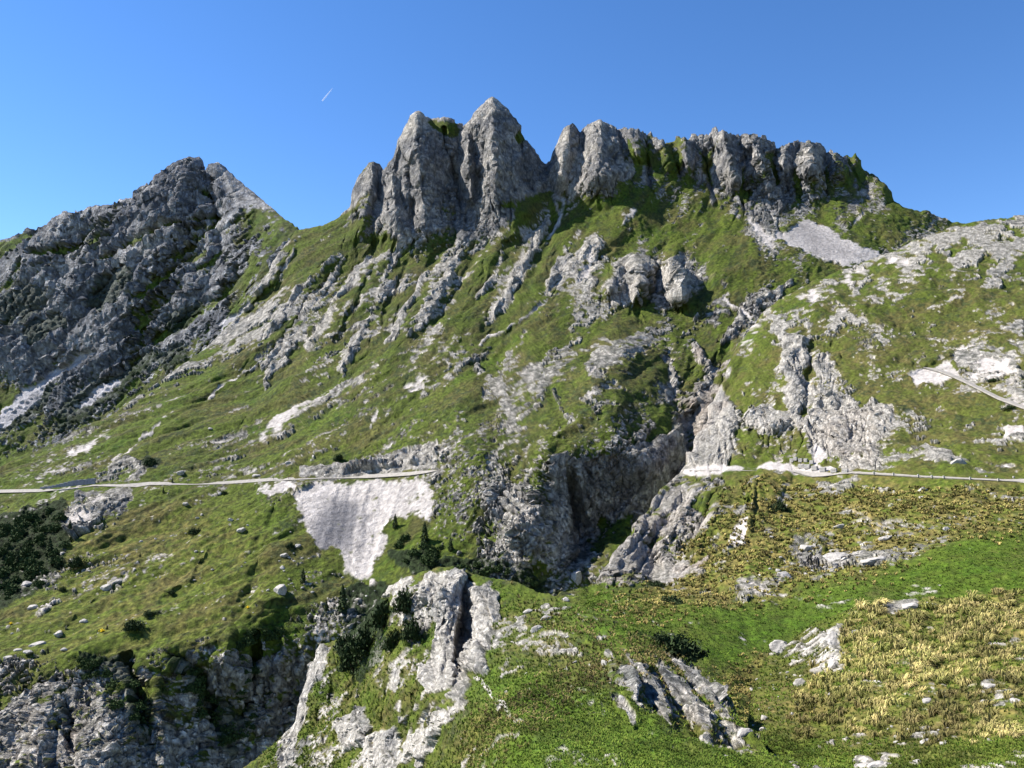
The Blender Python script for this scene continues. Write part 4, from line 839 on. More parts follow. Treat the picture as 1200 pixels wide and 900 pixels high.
BOULD = [
 ('B',213,553,11,9,'angular pale boulder just above the road, left of all other roadside rocks'),
 ('B',327,687,13,17,'tall upright egg-shaped grey boulder on the green slope under the scree fan'),
 ('B',122,684,11,9,'grey boulder with a shaded right side in the middle of the left meadow'),
 ('B',141,679,8,5,'low pale stone right beside the grey boulder in the left meadow'),
 ('B',69,731,11,10,'rough grey boulder near the bottom of the left meadow'),
 ('B',41,747,16,7,'flat white slab lying above the meadow edge'),
 ('B',98,719,9,5,'small white block between the rough boulder and the round bush'),
 ('B',23,755,9,5,'small flat white stone below and left of the white slab'),
 ('B',34,761,9,5,'small rounded grey stone just under the white slab'),
 ('B',8,766,9,6,'pale stone at the far left end of the meadow lip'),
 ('B',75,758,7,4,'grey stone pair member on the meadow lip near a dark stump'),
 ('B',39,706,14,8,'pale rock slab group on the lower left slope'),
 ('B',32,683,10,8,'pale leaning rock above the lower left slabs'),
 ('B',284,618,9,7,'grey boulder beside a dirt streak in the middle of the meadow'),
 ('B',271,609,7,4,'white wedge-shaped stone above the meadow dirt streak'),
 ('B',219,591,6,5,'bluish grey stone under the road in the upper meadow'),
 ('B',257,576,5,4,'bright white stone just below the road'),
 ('B',236,600,4,3,'small white stone in the upper meadow, upper of a close pair'),
 ('B',231,603,4,3,'small grey stone in the upper meadow, lower of a close pair'),
 ('B',201,626,5,3,'small white stone left of the flat dark bush'),
 ('B',159,668,5,4,'lone white stone in the centre of the left meadow'),
 ('B',165,633,4,3,'lone white stone near the head of the left meadow'),
 ('B',74,648,7,5,'white stone on the grass lip beside the shaded ravine'),
 ('B',302,556,9,5,'flat pale rock just above the road near the dark figure'),
 ('B',337,543,6,4,'light stone above the road cutting'),
 ('B',334,648,8,6,'pale block at the left foot of the scree fan'),
 ('B',330,662,6,5,'white stone below the left foot of the scree fan'),
 ('B',349,639,6,5,'grey stone touching the left edge of the scree fan'),
 ('B',357,388,8,6,'dark grey block on the middle grass slope below the ribs'),
 ('B',247,505,5,4,'small white stone in the open grass above the road'),
 ('B',674,670,11,20,'bright cream-coloured rock standing at the mouth of the dark gorge'),
 ('C',662,702,9,7,'white stone at the left tip of the green bowl'),
 ('C',1022,657,34,12,'long low white rock slab at the edge of the green bowl'),
 ('C',978,650,26,16,'cluster-topping white rock on the tufted slope left of the long slab'),
 ('C',948,645,16,14,'grey-white rock in the outcrop above the green bowl'),
 ('C',918,678,18,9,'pale rock lowest in the outcrop above the green bowl'),
 ('C',1039,630,14,8,'white rock on the tufted slope above the long slab'),
 ('C',983,620,16,8,'slanting white rock in the middle of the tufted slope'),
 ('C',1081,571,12,8,'white pointed rock just below the right road'),
 ('C',1110,620,8,6,'white rock with a dark right side near the green bowl'),
 ('C',1125,541,16,11,'large pale knobbly rock casting a dark shadow above the right road'),
 ('C',1047,595,8,6,'white stone midway down the tufted slope'),
 ('C',1080,580,6,5,'small white stone under the pointed rock'),
 ('C',905,628,9,6,'pale stone on the tufted slope below the leaning crag'),
 ('E',1066,708,22,13,'rounded white boulder on the crest of the tufted hillock'),
 ('E',1040,707,17,10,'white boulder left of the rounded one on the hillock crest'),
 ('E',1093,706,18,6,'low white stone right of the rounded boulder on the hillock crest'),
 ('E',974,751,22,24,'big bright rock slab on the left flank of the tufted hillock'),
 ('E',976,776,14,14,'pale rock right under the big slab on the hillock flank'),
 ('E',1002,739,13,8,'white stone right of the big slab on the hillock flank'),
 ('E',916,756,22,16,'pale broken rock at the left foot of the hillock'),
 ('E',938,793,14,11,'pink-tinged rock patch below the broken rock of the hillock'),
 ('E',896,838,8,9,'reddish white stone, upper of two on the worn brown turf'),
 ('E',893,848,9,6,'white stone, lower of two on the worn brown turf'),
 ('E',1088,822,11,7,'white stone among dry tufts in the middle of the hillock'),
 ('E',1152,822,16,9,'bright flat rock among the tufts near the right end of the hillock'),
 ('E',1189,821,10,9,'white block right of the bright flat rock on the hillock'),
 ('E',1165,808,18,8,'broad pale rock above the bright flat rock on the hillock'),
 ('E',1085,865,12,9,'largest white stone of the small heap at the foot of the hillock'),
 ('E',1106,868,9,6,'white stone right of the small heap at the foot of the hillock'),
 ('E',1030,896,20,6,'long flat white stone at the bottom edge of the picture'),
 ('E',1012,897,14,4,'thin white slab left of the long flat stone at the bottom edge'),
 ('E',1074,889,13,4,'thin white slab lying in green grass right of the long flat stone'),
 ('D',632,738,14,8,'white rock with a shaded underside on the knoll crest'),
 ('D',642,724,16,9,'dark-edged flat rock jutting from the knoll ridge'),
 ('D',618,712,14,7,'pale rock near the top of the knoll beside the pinnacle'),
 ('D',853,862,16,8,'white rock at the lower right end of the knoll outcrop'),
 ('D',871,862,16,9,'pointed white rock tipping out of the knoll into the turf'),
 ('D',853,890,7,4,'small white stone in the grass below the knoll outcrop'),
 ('D',715,785,10,14,'upright white rock at the upper left of the knoll outcrop'),
 ('D',730,826,12,13,'white rock lowest left in the knoll outcrop'),
 ('D',571,785,8,9,'small pale rock at the foot of the dark cleft'),
]
for a in BOULD: boulder(*a[:5], a[5])
MARKS = {'B': [(327,687,'tall egg-shaped boulder'),(122,684,'grey boulder in mid meadow'),(228,622,'flat dark bush'),(90,657,'large round bush'),(157,736,'bush on the hollow rim'),(41,747,'flat white slab'),(440,682,'tip of the scree fan'),(345,645,'left foot of the scree fan'),(401,700,'tallest spruce'),(284,618,'boulder beside the dirt streak')],
 'C': [(1022,657,'long low white slab'),(1081,571,'pointed rock below the road'),(983,620,'slanting white rock'),(885,600,'leaning crag'),(914,592,'upright dark bush'),(1110,620,'rock with a dark right side'),(918,678,'lowest outcrop rock'),(948,645,'grey-white outcrop rock')],
 'E': [(974,751,'big bright slab'),(916,756,'broken rock at the hillock foot'),(896,843,'paired stones on worn turf'),(1085,862,'stone heap at the hillock foot'),(1002,739,'stone beside the big slab'),(938,793,'pink-tinged rock patch')],
 'D': [(560,740,'white pinnacle'),(632,738,'rock with a shaded underside'),(715,785,'upright outcrop rock'),(618,712,'pale rock near the knoll top'),(580,790,'foot of the dark cleft')]}
TALLY = {}
ORD = ['nearest', 'second nearest', 'third nearest', 'fourth nearest', 'fifth nearest', 'sixth nearest', 'seventh nearest', 'eighth nearest', 'ninth nearest', 'tenth nearest', 'eleventh nearest', 'twelfth nearest', 'thirteenth nearest', 'fourteenth nearest', 'fifteenth nearest', 'sixteenth nearest', 'seventeenth nearest', 'eighteenth nearest', 'nineteenth nearest', 'twentieth nearest', 'farthest']
def scatter(key, poly, n, lo, hi, label, group, cat='stone', name='stone', power=2.0):
    us = [p[0] for p in poly]; vs = [p[1] for p in poly]; k = 0; tries = 0; m = polymask(poly, 0, 0)
    while k < n and tries < 60 * n:
        tries += 1; u = min(us) + rnd.rand() * (max(us) - min(us)); v = min(vs) + rnd.rand() * (max(vs) - min(vs))
        if m[int(np.clip(v, 0, RH - 1)), int(np.clip(u + RO, 0, RW - 1))] < .5: continue
        w = lo + (hi - lo) * rnd.rand() ** power; o = boulder(key, u, v, w, w * (.5 + .35 * rnd.rand()), label, cat, name, group, True); k += 1
        d, mk = min((math.hypot(u - x, v - y), (x, y, t)) for x, y, t in MARKS[key]); dx, dy = u - mk[0], v - mk[1]
        rel = ('left of' if dx < 0 else 'right of') if abs(dx) > abs(dy) else ('above' if dy < 0 else 'below')
        TALLY.setdefault((mk[2], rel), []).append((d, o, 'white' if key == 'C' else 'pale'))
scatter('B', [(80,660),(180,600),(340,585),(345,680),(300,720),(60,770),(0,770),(0,740)], 34, 2.2, 4.5, 'small white stone lying loose in the left meadow grass', 'small stones in the left meadow')
scatter('B', [(325,645),(350,640),(380,655),(440,690),(440,715),(370,700),(330,680)], 34, 2, 4.5, 'small fallen stone at the foot of the scree fan', 'stones below the scree fan')
scatter('C', [(800,690),(880,640),(960,600),(1180,575),(1100,625),(1040,655),(960,672),(880,700)], 46, 2.5, 6, 'small white stone between the tussocks below the right road', 'stones on the tufted slope')
scatter('C', [(870,690),(900,665),(985,640),(1045,648),(960,672),(890,704)], 24, 4, 9, 'white rock in the outcrop bordering the green bowl', 'rocks bordering the green bowl')
scatter('E', [(870,800),(930,745),(1000,730),(1000,800),(940,840),(880,860)], 40, 2.5, 7, 'pale stone on the worn left flank of the hillock', 'stones on the worn flank of the hillock')
scatter('E', [(1040,845),(1110,848),(1120,868),(1030,872)], 14, 3, 6.5, 'pale stone in the small heap at the foot of the hillock', 'stone heap at the foot of the hillock')
scatter('D', [(560,700),(640,720),(720,790),(700,830),(600,780)], 22, 2.5, 7, 'grey-white stone poking out of the knoll turf', 'stones in the knoll turf')

for (mk, rel), lst in TALLY.items():
    for i, (d, o_, c_) in enumerate(sorted(lst, key=lambda q: q[0])): o_['label'] = 'small %s stone, %s of those %s the %s' % (c_, ORD[min(i, 20)], rel, mk)
# --- roads
def ribbon(name, key, pts, width, drop=1.5, lift=.8, mat=None, step=4, ks=3, mw=1):
    u = np.arange(pts[0][0], pts[-1][0] + .1, step); vt = np.interp(u, [p[0] for p in pts], [p[1] for p in pts]); vb = np.interp(u, [p[0] for p in pts], [p[2] for p in pts])
    Y = np.array([min(at(key, a, b)[0][1], at(key, a, c)[0][1], at(key, a, (b + c) / 2)[0][1]) for a, b, c in zip(u, vt, vb)])
    for _ in range(mw - 1): Y = np.minimum(Y, np.minimum(np.r_[Y[:1], Y[:-1]], np.r_[Y[1:], Y[-1:]]))
    k = np.ones(ks) / ks; Y = np.convolve(np.pad(np.minimum(Y, np.minimum(np.r_[Y[:1], Y[:-1]], np.r_[Y[1:], Y[-1:]])), ks // 2, mode='edge'), k, 'valid') - lift
    far = ray(u, vt) * (Y + width)[:, None]; near = ray(u, vb) * Y[:, None]
    far[:, 2] = np.maximum(far[:, 2], near[:, 2] + .05)
    low = near - np.array([0, -.6, drop]); rows = [far + [0, 1.5, -1.0], far, near, low]; n = len(u)
    V = np.concatenate(rows); F = []
    for r in range(3):
        for i in range(n - 1): F.append((r * n + i, (r + 1) * n + i, (r + 1) * n + i + 1, r * n + i + 1))
    o = link(name, pymesh(name, V, F, mat or M_ASPH)); o['kind'] = 'structure'
    def pos(uu, f=0.5):
        i = min(max((uu - u[0]) / step, 0), n - 1.001); j = int(i); t = i - j
        a = far[j] * (1 - t) + far[j + 1] * t; b = near[j] * (1 - t) + near[j + 1] * t
        return b + (a - b) * f
    return pos
road_l = ribbon('road', 'B', [(-40,575,578.6),(0,573.7,577.3),(46,573,576.4),(60,572.8,574.9),(90,569.5,571.7),(110,567.4,569.4),(140,567.6,570.2),(160,566.2,570.6),(175,564.6,568.3),(230,565.4,567.8),(260,564.2,567.3),(290,562,565.5),(320,560,563.4),(340,559.6,562.4),(380,558.3,560.6),(400,557.5,560.5),(430,556,560),(450,555,559),(480,553,557),(498,551,554.5),(514,548,551)], 4.0, .3, .6, ks=5)
road_r = ribbon('road', 'C', [(808,549.5,551.6),(830,548.8,551.6),(870,549,551.5),(930,550,552.5),(943,552,556),(952,553.5,558.6),(966,553.5,558),(985,552.4,555.4),(1000,552,554.2),(1040,554,556.2),(1080,556.4,558.7),(1130,558.5,561.2),(1200,561.2,564.6),(1240,563,567)], 4.5, .3, .35)
road_u = ribbon('road', 'C', [(1082,429,430.6),(1100,432,434.6),(1115,437.5,440.4),(1130,444,447),(1150,454,457),(1170,464,467),(1200,475,478),(1240,486.5,489.5)], 4.0, .3, .35)
# --- retaining wall of blocks along the left road
def block_mesh(name, sx, sy, sz, mat, seed=0):
    bm = bmesh.new(); bmesh.ops.create_cube(bm, size=1); r = np.random.RandomState(seed)
    bmesh.ops.bevel(bm, geom=bm.edges[:], offset=.07, segments=1, affect='EDGES')
    for v in bm.verts: v.co = Vector(((v.co.x + r.randn() * .02) * sx, (v.co.y + r.randn() * .02) * sy, (v.co.z + .5 + r.randn() * .02) * sz))
    me = bpy.data.meshes.new(name); bm.to_mesh(me); bm.free(); me.materials.append(mat); return me
wall = empty('retaining_wall', road_l(48, 1.0)); tag(wall, 'long dark grey concrete retaining wall along the uphill side of the left road', 'wall')
w0 = np.array(wall.location)
for i in range(14):
    ua, ub = 47 + 4.6 * i, 47 + 4.6 * (i + 1); a, b = road_l(ua, 1.05), road_l(ub, 1.05); h = (0.8 + 1.9 * min(i / 8, 1)) * 1.25
    d = b - a; L = np.linalg.norm(d[:2]); o = link('panel', block_mesh('panel', L * 1.01, .8, h + .4, M_WALL, i), wall); o.location = (a + b) / 2 - w0 + [0, .2, -.4]; o.rotation_euler = (0, 0, math.atan2(d[1], d[0]))
low = empty('retaining_wall', road_l(81, 0)); tag(low, 'short dark wall holding up the left road from below, over the shaded ravine', 'wall'); l0 = np.array(low.location)
for i in range(5):
    a, b = road_l(70 + 4.4 * i, 0), road_l(74.4 + 4.4 * i, 0); d = b - a; o = link('panel', block_mesh('panel', np.linalg.norm(d[:2]) * 1.01, .6, 1.7, M_WALL, i + 30), low); o.location = (a + b) / 2 - l0 + [0, -.7, -1.75]; o.rotation_euler = (0, 0, math.atan2(d[1], d[0]))
# --- guard blocks at the bend of the right road, posts along it
names = ['first', 'second', 'third', 'fourth', 'fifth', 'sixth']
for row, lst, what in ((0, [(927.5,540.5),(932.5,540.5),(938.3,541),(944.3,541.5),(950.8,542)], 'upper'), (1, [(938,547),(945,547.5),(953.5,548.6),(963,549.6),(976,551),(989,552.4)], 'lower')):
    for i, (u, v) in enumerate(lst):
        p, n = at('C', u, v + 2); m = p[1] / FOC; s = 5.0 if row else 4.2
        o = link('guard_block', block_mesh('guard_block', s * m * (1.35 if row else 1), s * m * .8, s * m * 1.05, M_STONE, i + 60 * row)); o.location = p + [0, -1.0, -.4]; o.rotation_euler = (0, 0, -.75)
        tag(o, 'pale guard block at the road bend, %s from left in the %s row' % (names[i], what), 'guard block', 'guard blocks at the road bend')
def post(u, w, h, lab, f=0.0):
    p = road_r(u, f); m = p[1] / FOC; o = link('kerb_stone', block_mesh('kerb_stone', w * m, w * m, h * m, M_STONE, int(u))); o.location = p + [0, 0, -.15]
    tag(o, lab, 'kerb stone', 'kerb stones along the right road')
for u, lab in ((1024,'first kerb stone along the right road after the bend'),(1047,'tiny kerb stone second after the bend on the right road'),(1076,'kerb stone on the road edge above the pointed white rock'),(1092,'dark little kerb stone right of the pointed white rock'),
               (1106,'kerb stone on the road edge below the large knobbly rock'),(1137,'kerb stone on the road edge below and right of the knobbly rock'),(1156,'pale kerb stone with a twin on the far side of the right road'),(1170,'kerb stone nearest the right picture edge but one'),(1188,'kerb stone nearest the right edge of the picture')):
    post(u, 1.8, 3.2, lab, 0.0 if u not in (1156, 1188) else 1.0)
# --- a walker on the left road
def person(u, hpx, label, coat):
    p = road_l(u, .35); h = 1.8; m = mat_plain('coat', coat, scale=5); sk = mat_plain('skin', (.45, .28, .2), scale=5)
    J = {'pel': (0, 0, .95), 'che': (0, 0, 1.35), 'nec': (0, 0, 1.52), 'hd': (0, -.02, 1.68), 'top': (0, -.01, 1.77), 'lh': (-.1, 0, .9), 'lk': (-.11, -.12, .5), 'lf': (-.11, -.2, .06), 'lt': (-.11, -.34, .04), 'rh': (.1, 0, .9), 'rk': (.11, .03, .5), 'rf': (.11, .22, .08), 'rt': (.11, .1, .04),
         'ls': (-.2, 0, 1.42), 'le': (-.27, .06, 1.12), 'lw': (-.27, -.06, .88), 'lg': (-.27, -.1, .8), 'rs': (.2, 0, 1.42), 're': (.27, -.02, 1.12), 'rw': (.27, -.16, .92), 'rg': (.27, -.2, .84)}
    R = dict(pel=.15, che=.16, nec=.06, hd=.1, top=.07, lh=.09, lk=.06, lf=.045, lt=.04, rh=.09, rk=.06, rf=.045, rt=.04, ls=.07, le=.045, lw=.035, lg=.03, rs=.07, re=.045, rw=.035, rg=.03)
    E = [('pel','che'),('che','nec'),('nec','hd'),('hd','top'),('pel','lh'),('lh','lk'),('lk','lf'),('lf','lt'),('pel','rh'),('rh','rk'),('rk','rf'),('rf','rt'),('che','ls'),('ls','le'),('le','lw'),('lw','lg'),('che','rs'),('rs','re'),('re','rw'),('rw','rg')]
    ks = list(J); me = bpy.data.meshes.new('person'); me.from_pydata([J[k] for k in ks], [(ks.index(a), ks.index(b)) for a, b in E], []); me.materials.append(m)
    o = link('person', me); md = o.modifiers.new('skin', 'SKIN')
    for i, k in enumerate(ks): me.skin_vertices[0].data[i].radius = (R[k], R[k])
    me.skin_vertices[0].data[0].use_root = True; s = o.modifiers.new('sub', 'SUBSURF'); s.levels = 1; s.render_levels = 1
    o.location = p; o.rotation_euler = (0, 0, math.radians(-80)); tag(o, label, 'person'); return o
person(320.5, 4, 'person in dark clothes walking along the left road', (.03, .03, .045))
person(338, 3, 'person in reddish top on the road just before the pale cutting', (.12, .04, .035))

# --- spruces
def spruce_mesh(seed):
    r = np.random.RandomState(seed); V = []; F = []
    for L in range(26):
        z = .06 + .92 * (L / 26.0); rad = .24 * (1 - z) ** .8 * (.8 + .4 * r.rand()) + .01
        for b in range(9):
            a = r.rand() * 6.28; dx, dy = math.cos(a), math.sin(a); ln = rad * (.7 + .5 * r.rand()); w = .035 * (1.2 - z)
            n = len(V); zz = z + r.rand() * .03
            V += [(0, 0, zz), (dx * ln * .5 - dy * w, dy * ln * .5 + dx * w, zz + .005), (dx * ln * .5 + dy * w, dy * ln * .5 - dx * w, zz + .005), (dx * ln - dy * w * .5, dy * ln + dx * w * .5, zz - .05), (dx * ln + dy * w * .5, dy * ln - dx * w * .5, zz - .06), (dx * ln * .55, dy * ln * .55, zz - .055)]
            F += [(n, n + 1, n + 2), (n + 1, n + 3, n + 4, n + 2), (n + 1, n + 5, n + 3), (n + 2, n + 4, n + 5)]
    return pymesh('crown', V, F, M_NEEDLE)
def cone_mesh(name, r0, r1, h, mat, n=7):
    V = [(math.cos(6.283 * i / n) * r, math.sin(6.283 * i / n) * r, z) for r, z in ((r0, -.1 * h), ((r0 + r1) / 2, h * .5), (r1, h)) for i in range(n)]
    return pymesh(name, V, [(k * n + i, k * n + (i + 1) % n, (k + 1) * n + (i + 1) % n, (k + 1) * n + i) for k in (0, 1) for i in range(n)], mat)
CR = [spruce_mesh(i) for i in range(3)]; TR = cone_mesh('trunk', .022, .006, .95, M_BARK)
for key, u, v, h, lab in [('B',463,620,17,'small spruce right of the scree fan, topmost of the three there'),('B',498,637,25,'dark spruce right of the scree fan with a long shadow'),('B',355,682,17,'single small spruce on the turf shoulder under the scree fan'),
    ('B',401,716,33,'tallest spruce, standing over the cliff edge below the scree fan'),('B',528,646,16,'spruce at the foot of the central buttress'),('B',447,714,20,'spruce beside the dwarf pine thicket below the scree tip'),('B',382,716,14,'short spruce just left of the tallest one'),
    ('B',510,664,15,'little spruce just above the rock pinnacle'),('B',57,652,24,'tallest spruce standing in the shaded ravine'),('B',20,664,22,'spruce at the left side of the shaded ravine'),('B',88,630,11,'small spruce at the foot of the ravine cliff'),('B',82,634,9,'spruce touching the pale ravine cliff'),
    ('B',191,577,7,'tiny spruce just under the left road'),('B',202,566,6,'tiny dark conifer on the uphill verge of the left road'),('B',55,760,7,'tiny conifer on the edge of the meadow above the cliff'),('B',125,735,6,'tiny conifer beside the yellow flower clump'),('B',164,652,5,'very small conifer alone in the upper meadow')]:
    p, n = at(key, u, v); H = h * p[1] / FOC; t = empty('spruce_tree', p, rnd.rand() * 6, (H * 1.05, H * 1.05, H)); link('crown', CR[rnd.randint(3)], t); link('trunk', TR, t); tag(t, lab, 'tree', 'small spruces')
# --- bushes
def foliage(n, seed, leaf=.12, needle=False):
    r = np.random.RandomState(seed); cl = norm3(r.randn(16, 3)) * (.35 + .45 * r.rand(16, 1)); cl[:, 2] = np.abs(cl[:, 2]) * .8
    c = cl[r.randint(16, size=n)] + r.randn(n, 3) * .17; c[:, 2] = np.maximum(c[:, 2], 0)
    d = norm3(r.randn(n, 3) + [0, 0, .9]); e = norm3(np.cross(d, r.randn(n, 3))); L = leaf * (.6 + .8 * r.rand(n, 1)); W = L * (.35 if needle else .6)
    V = np.stack([c - e * W, c + e * W, c + e * W * .5 + d * L * 1.3, c - e * W * .5 + d * L * 1.3], 1).reshape(-1, 3); Q = np.arange(4 * n).reshape(-1, 4)
    me = bpy.data.meshes.new('foliage'); me.from_pydata(V.tolist(), [], Q.tolist()); me.materials.append(M_NEEDLE if needle else M_LEAF); return me
FO = [foliage(1300, i, .13, True) for i in range(3)] + [foliage(900, 9 + i, .14) for i in range(2)]
def stems_mesh():
    V, F = [], []
    for k in range(7):
        a = k * .9; n = len(V); dx, dy = math.cos(a), math.sin(a)
        for t, w in ((0, .035), (.4, .025), (.75, .01)):
            for j in range(4): V.append((dx * t * .7 + w * math.cos(j * 1.57), dy * t * .7 + w * math.sin(j * 1.57), -.15 + t * .8))
        for s in (0, 1):
            for j in range(4): F.append((n + s * 4 + j, n + s * 4 + (j + 1) % 4, n + s * 4 + 4 + (j + 1) % 4, n + s * 4 + 4 + j))
    return pymesh('stem', V, F, M_BARK)
ST = stems_mesh()
def bush(key, u, v, rx, ry, lab, name='dwarf_pine_bush', kind=0, cat='bush', grp=None):
    p, n = at(key, u, v + ry * .55); m = p[1] / FOC; t = empty(name, p, rnd.rand() * 6.28, 1); t.scale = (rx * m * 1.05, rx * m * .95, ry * m * 1.45)
    link('foliage', FO[(3 + rnd.randint(2)) if kind else rnd.randint(3)], t); link('stem', ST, t); tag(t, lab, cat, grp)
for a in [('B',90,657,12,9,'large round dark bush in the upper left meadow'),('B',157,736,15,8,'dark bush on the rim of a grassy hollow near the meadow edge'),('B',228,622,9,5,'flat dark bush in the middle of the meadow below the road'),
    ('B',201,692,6,3,'small dark flat bush in the lower meadow'),('B',177,721,10,4,'low dark bush above the hollow bush'),('B',175,543,9,7,'dark bush on the rocks above the left road'),('B',397,537,7,6,'round dark bush above the road cutting'),
    ('B',66,661,5,4,'small dark bush beside the shaded ravine'),('B',340,640,5,4,'dark bush against the left edge of the scree fan'),('B',262,576,4,3,'tiny bush under the road in the upper meadow'),('B',73,688,4,4,'small bush low in the left meadow'),
    ('C',1163,443,7,3,'flat dark bush above the upper gravel track'),('C',1183,478,9,4,'flat dark bush below the upper gravel track'),('C',914,592,9,11,'dark upright bush on the tufted slope under the road bend'),
    ('D',800,762,27,17,'big spiky dwarf pine behind the ridge of the knoll'),('D',775,752,16,10,'smaller dwarf pine left of the big spiky one'),
    ('C',790,706,16,6,'low dark shrubs in a hollow of the green bowl'),('C',768,686,12,5,'shrubs on the little rock hump at the gorge mouth'),
    ('D',416,776,19,17,'lowest dwarf pine of the thicket on the cliff'),('D',430,752,22,20,'wide dwarf pine in the middle of the cliff thicket'),('D',452,722,20,20,'dwarf pine at the upper left of the cliff thicket'),('D',476,706,18,19,'dwarf pine next to the white pinnacle'),
    ('D',483,738,14,18,'drooping dwarf pine under the shaded rock beside the pinnacle'),('D',462,752,15,15,'dwarf pine low against the pale cliff'),('D',405,755,14,16,'dwarf pine at the upper left end of the cliff edge')]: bush(*a[:6], grp='dark bushes')
FOC_ = []
for me in FO[3:]:
    v = np.zeros(len(me.vertices) * 3, f32); me.vertices.foreach_get('co', v); FOC_.append(v.reshape(-1, 3))
def many_bushes(key, poly, n, lo, hi, name):
    """ground-hugging shrubs that grow into each other: one mass"""
    us = [p[0] for p in poly]; vs = [p[1] for p in poly]; m = polymask(poly, 0, 0); k = 0; out = []
    while k < n:
        u = min(us) + rnd.rand() * (max(us) - min(us)); v = min(vs) + rnd.rand() * (max(vs) - min(vs))
        if m[int(np.clip(v, 0, RH - 1)), int(np.clip(u + RO, 0, RW - 1))] < .5: continue
        r = lo + (hi - lo) * rnd.rand(); p, nn = at(key, u, v + r * .4); q = p[1] / FOC; a = rnd.rand() * 6.28; V = FOC_[rnd.randint(2)][:4 * 520]
        x = V[:, 0] * math.cos(a) - V[:, 1] * math.sin(a); y = V[:, 0] * math.sin(a) + V[:, 1] * math.cos(a)
        out.append(np.stack([x * r * q, y * r * q, V[:, 2] * r * q * 1.05], -1) + p); k += 1
    P = np.concatenate(out); o = mesh_quads(name, P, np.arange(len(P)).reshape(-1, 4), M_LEAF, None, smooth=False); o['kind'] = 'stuff'
many_bushes('B', [(0,610),(40,595),(72,590),(78,640),(60,675),(0,710)], 68, 5, 10, 'undergrowth')
many_bushes('B', [(700,605),(740,605),(735,640),(700,665),(688,640)], 14, 2.5, 5, 'undergrowth')
many_bushes('B', [(460,625),(550,650),(640,690),(560,690),(470,660)], 40, 5, 9, 'undergrowth')
many_bushes('B', [(200,770),(230,780),(280,850),(260,890),(215,800)], 36, 6, 11, 'undergrowth')
many_bushes('B', [(90,770),(145,772),(165,850),(150,850),(100,790)], 20, 6, 10, 'undergrowth')
many_bushes('B', [(270,740),(340,735),(300,760),(300,860),(285,860),(280,790)], 28, 5, 9, 'undergrowth')
# --- yellow flower clumps
M_YEL = mat_plain('yellow_petals', (.85, .60, .02), scale=8, var=.15); M_STEM = mat_plain('green_stems', (.06, .10, .02), scale=5)
FL = foliage(160, 77, .16); FLY = FL.copy(); FLY.materials.clear(); FLY.materials.append(M_YEL); FL.materials.clear(); FL.materials.append(M_STEM)
for u, v, w, h, lab in ((120,737,4.2,1.6,'bright yellow flower clump left of the hollow bush'),(13,729,2.5,1.3,'yellow flower clump near the left edge of the meadow'),(292,715,2.6,1.4,'yellow flower clump above the cliff notch')):
    p, n = at('B', u, v); m = p[1] / FOC; t = empty('flower_clump', p + [0, -.3, .1], 1, 1); t.scale = (w * m, w * m, h * m * 1.6); a = link('petals', FLY, t); a.location = (0, 0, .3); link('stem', FL, t); tag(t, lab, 'flowers', 'yellow flower clumps')

# --- grass: tussocks and blades
def tufts(name, key, weight, n, hpx, K, colA, colB, seed, droop=.6, wid=.16, lean=(0, 0)):
    s = SHEETS[key]; r = np.random.RandomState(seed); P, N = s['P'], s['N']; nv, nu = P.shape[:2]
    t = np.linspace(0, 1, nv)[:, None] ** s['vpow']; V = s['top'][None] + t * (s['bot'] - s['top'])[None]; U = np.broadcast_to(s['us'][None], V.shape)
    W = samp(weight, U, V) * (1 - s['rock']) * (V < 912); W = np.clip(W, 0, None).ravel().astype(np.float64)
    idx = r.choice(W.size, n, p=W / W.sum()); p = P.reshape(-1, 3)[idx]; px = p[:, 1] / FOC
    nn = n * K; p = np.repeat(p, K, 0); pxx = np.repeat(px, K); H = (hpx[0] + (hpx[1] - hpx[0]) * np.repeat(r.rand(n), K)) * pxx * (.7 + .5 * r.rand(nn))
    a = r.rand(nn) * 6.283; d = np.stack([np.cos(a), np.sin(a), a * 0], -1); e = np.stack([-d[:, 1], d[:, 0], a * 0], -1)
    b = p + d * (H * .12 * r.rand(nn))[:, None]; Hh = H[:, None]; ln = np.array([lean[0], lean[1], 0])
    mid = b + Hh * (d * (.25 + .2 * r.rand(nn, 1)) + ln * .5 + [0, 0, .62]); tip = b + Hh * (d * (.55 + .4 * r.rand(nn, 1)) + ln + np.array([0, 0, 1]) * (1 - droop * (.4 + .6 * r.rand(nn, 1))))
    w = (Hh * wid * (.7 + .6 * r.rand(nn, 1))); b = b - [0, 0, .02]
    VV_ = np.stack([b - e * w * .5, b + e * w * .5, mid - e * w * .45, mid + e * w * .45, tip], 1).reshape(-1, 3)
    o5 = np.arange(nn)[:, None] * 5; T = np.concatenate([o5 + [0, 1, 3], o5 + [0, 3, 2], o5 + [2, 3, 4]], 0)
    mixv = np.clip(np.repeat(r.rand(n), K) + .3 * (r.rand(nn) - .5), 0, 1)[:, None]; c = np.array(colA) * (1 - mixv) + np.array(colB) * mixv; c = c * (.75 + .5 * r.rand(nn, 1)) * np.clip(1 + .9 * perlin(p[:, 0] / 7, p[:, 1] / 7, 12) + .6 * perlin(p[:, 0] / 2, p[:, 1] / 2, 13), .5, 1.6)[:, None]
    Cc = np.repeat(c, 5, 0); Cc = np.concatenate([Cc, np.ones((len(Cc), 1))], 1)
    o = mesh_quads(name, VV_, T, M_COVER, Cc, smooth=False); o['kind'] = 'stuff'; return o
wC = np.clip(C.gold, 0, 1) * (VV > 566 + .02 * (UU - 900)); tufts('dry_grass', 'C', wC, 3600, (3.0, 5.5), 9, (.27, .21, .075), (.12, .125, .03), 1, .9, .3)
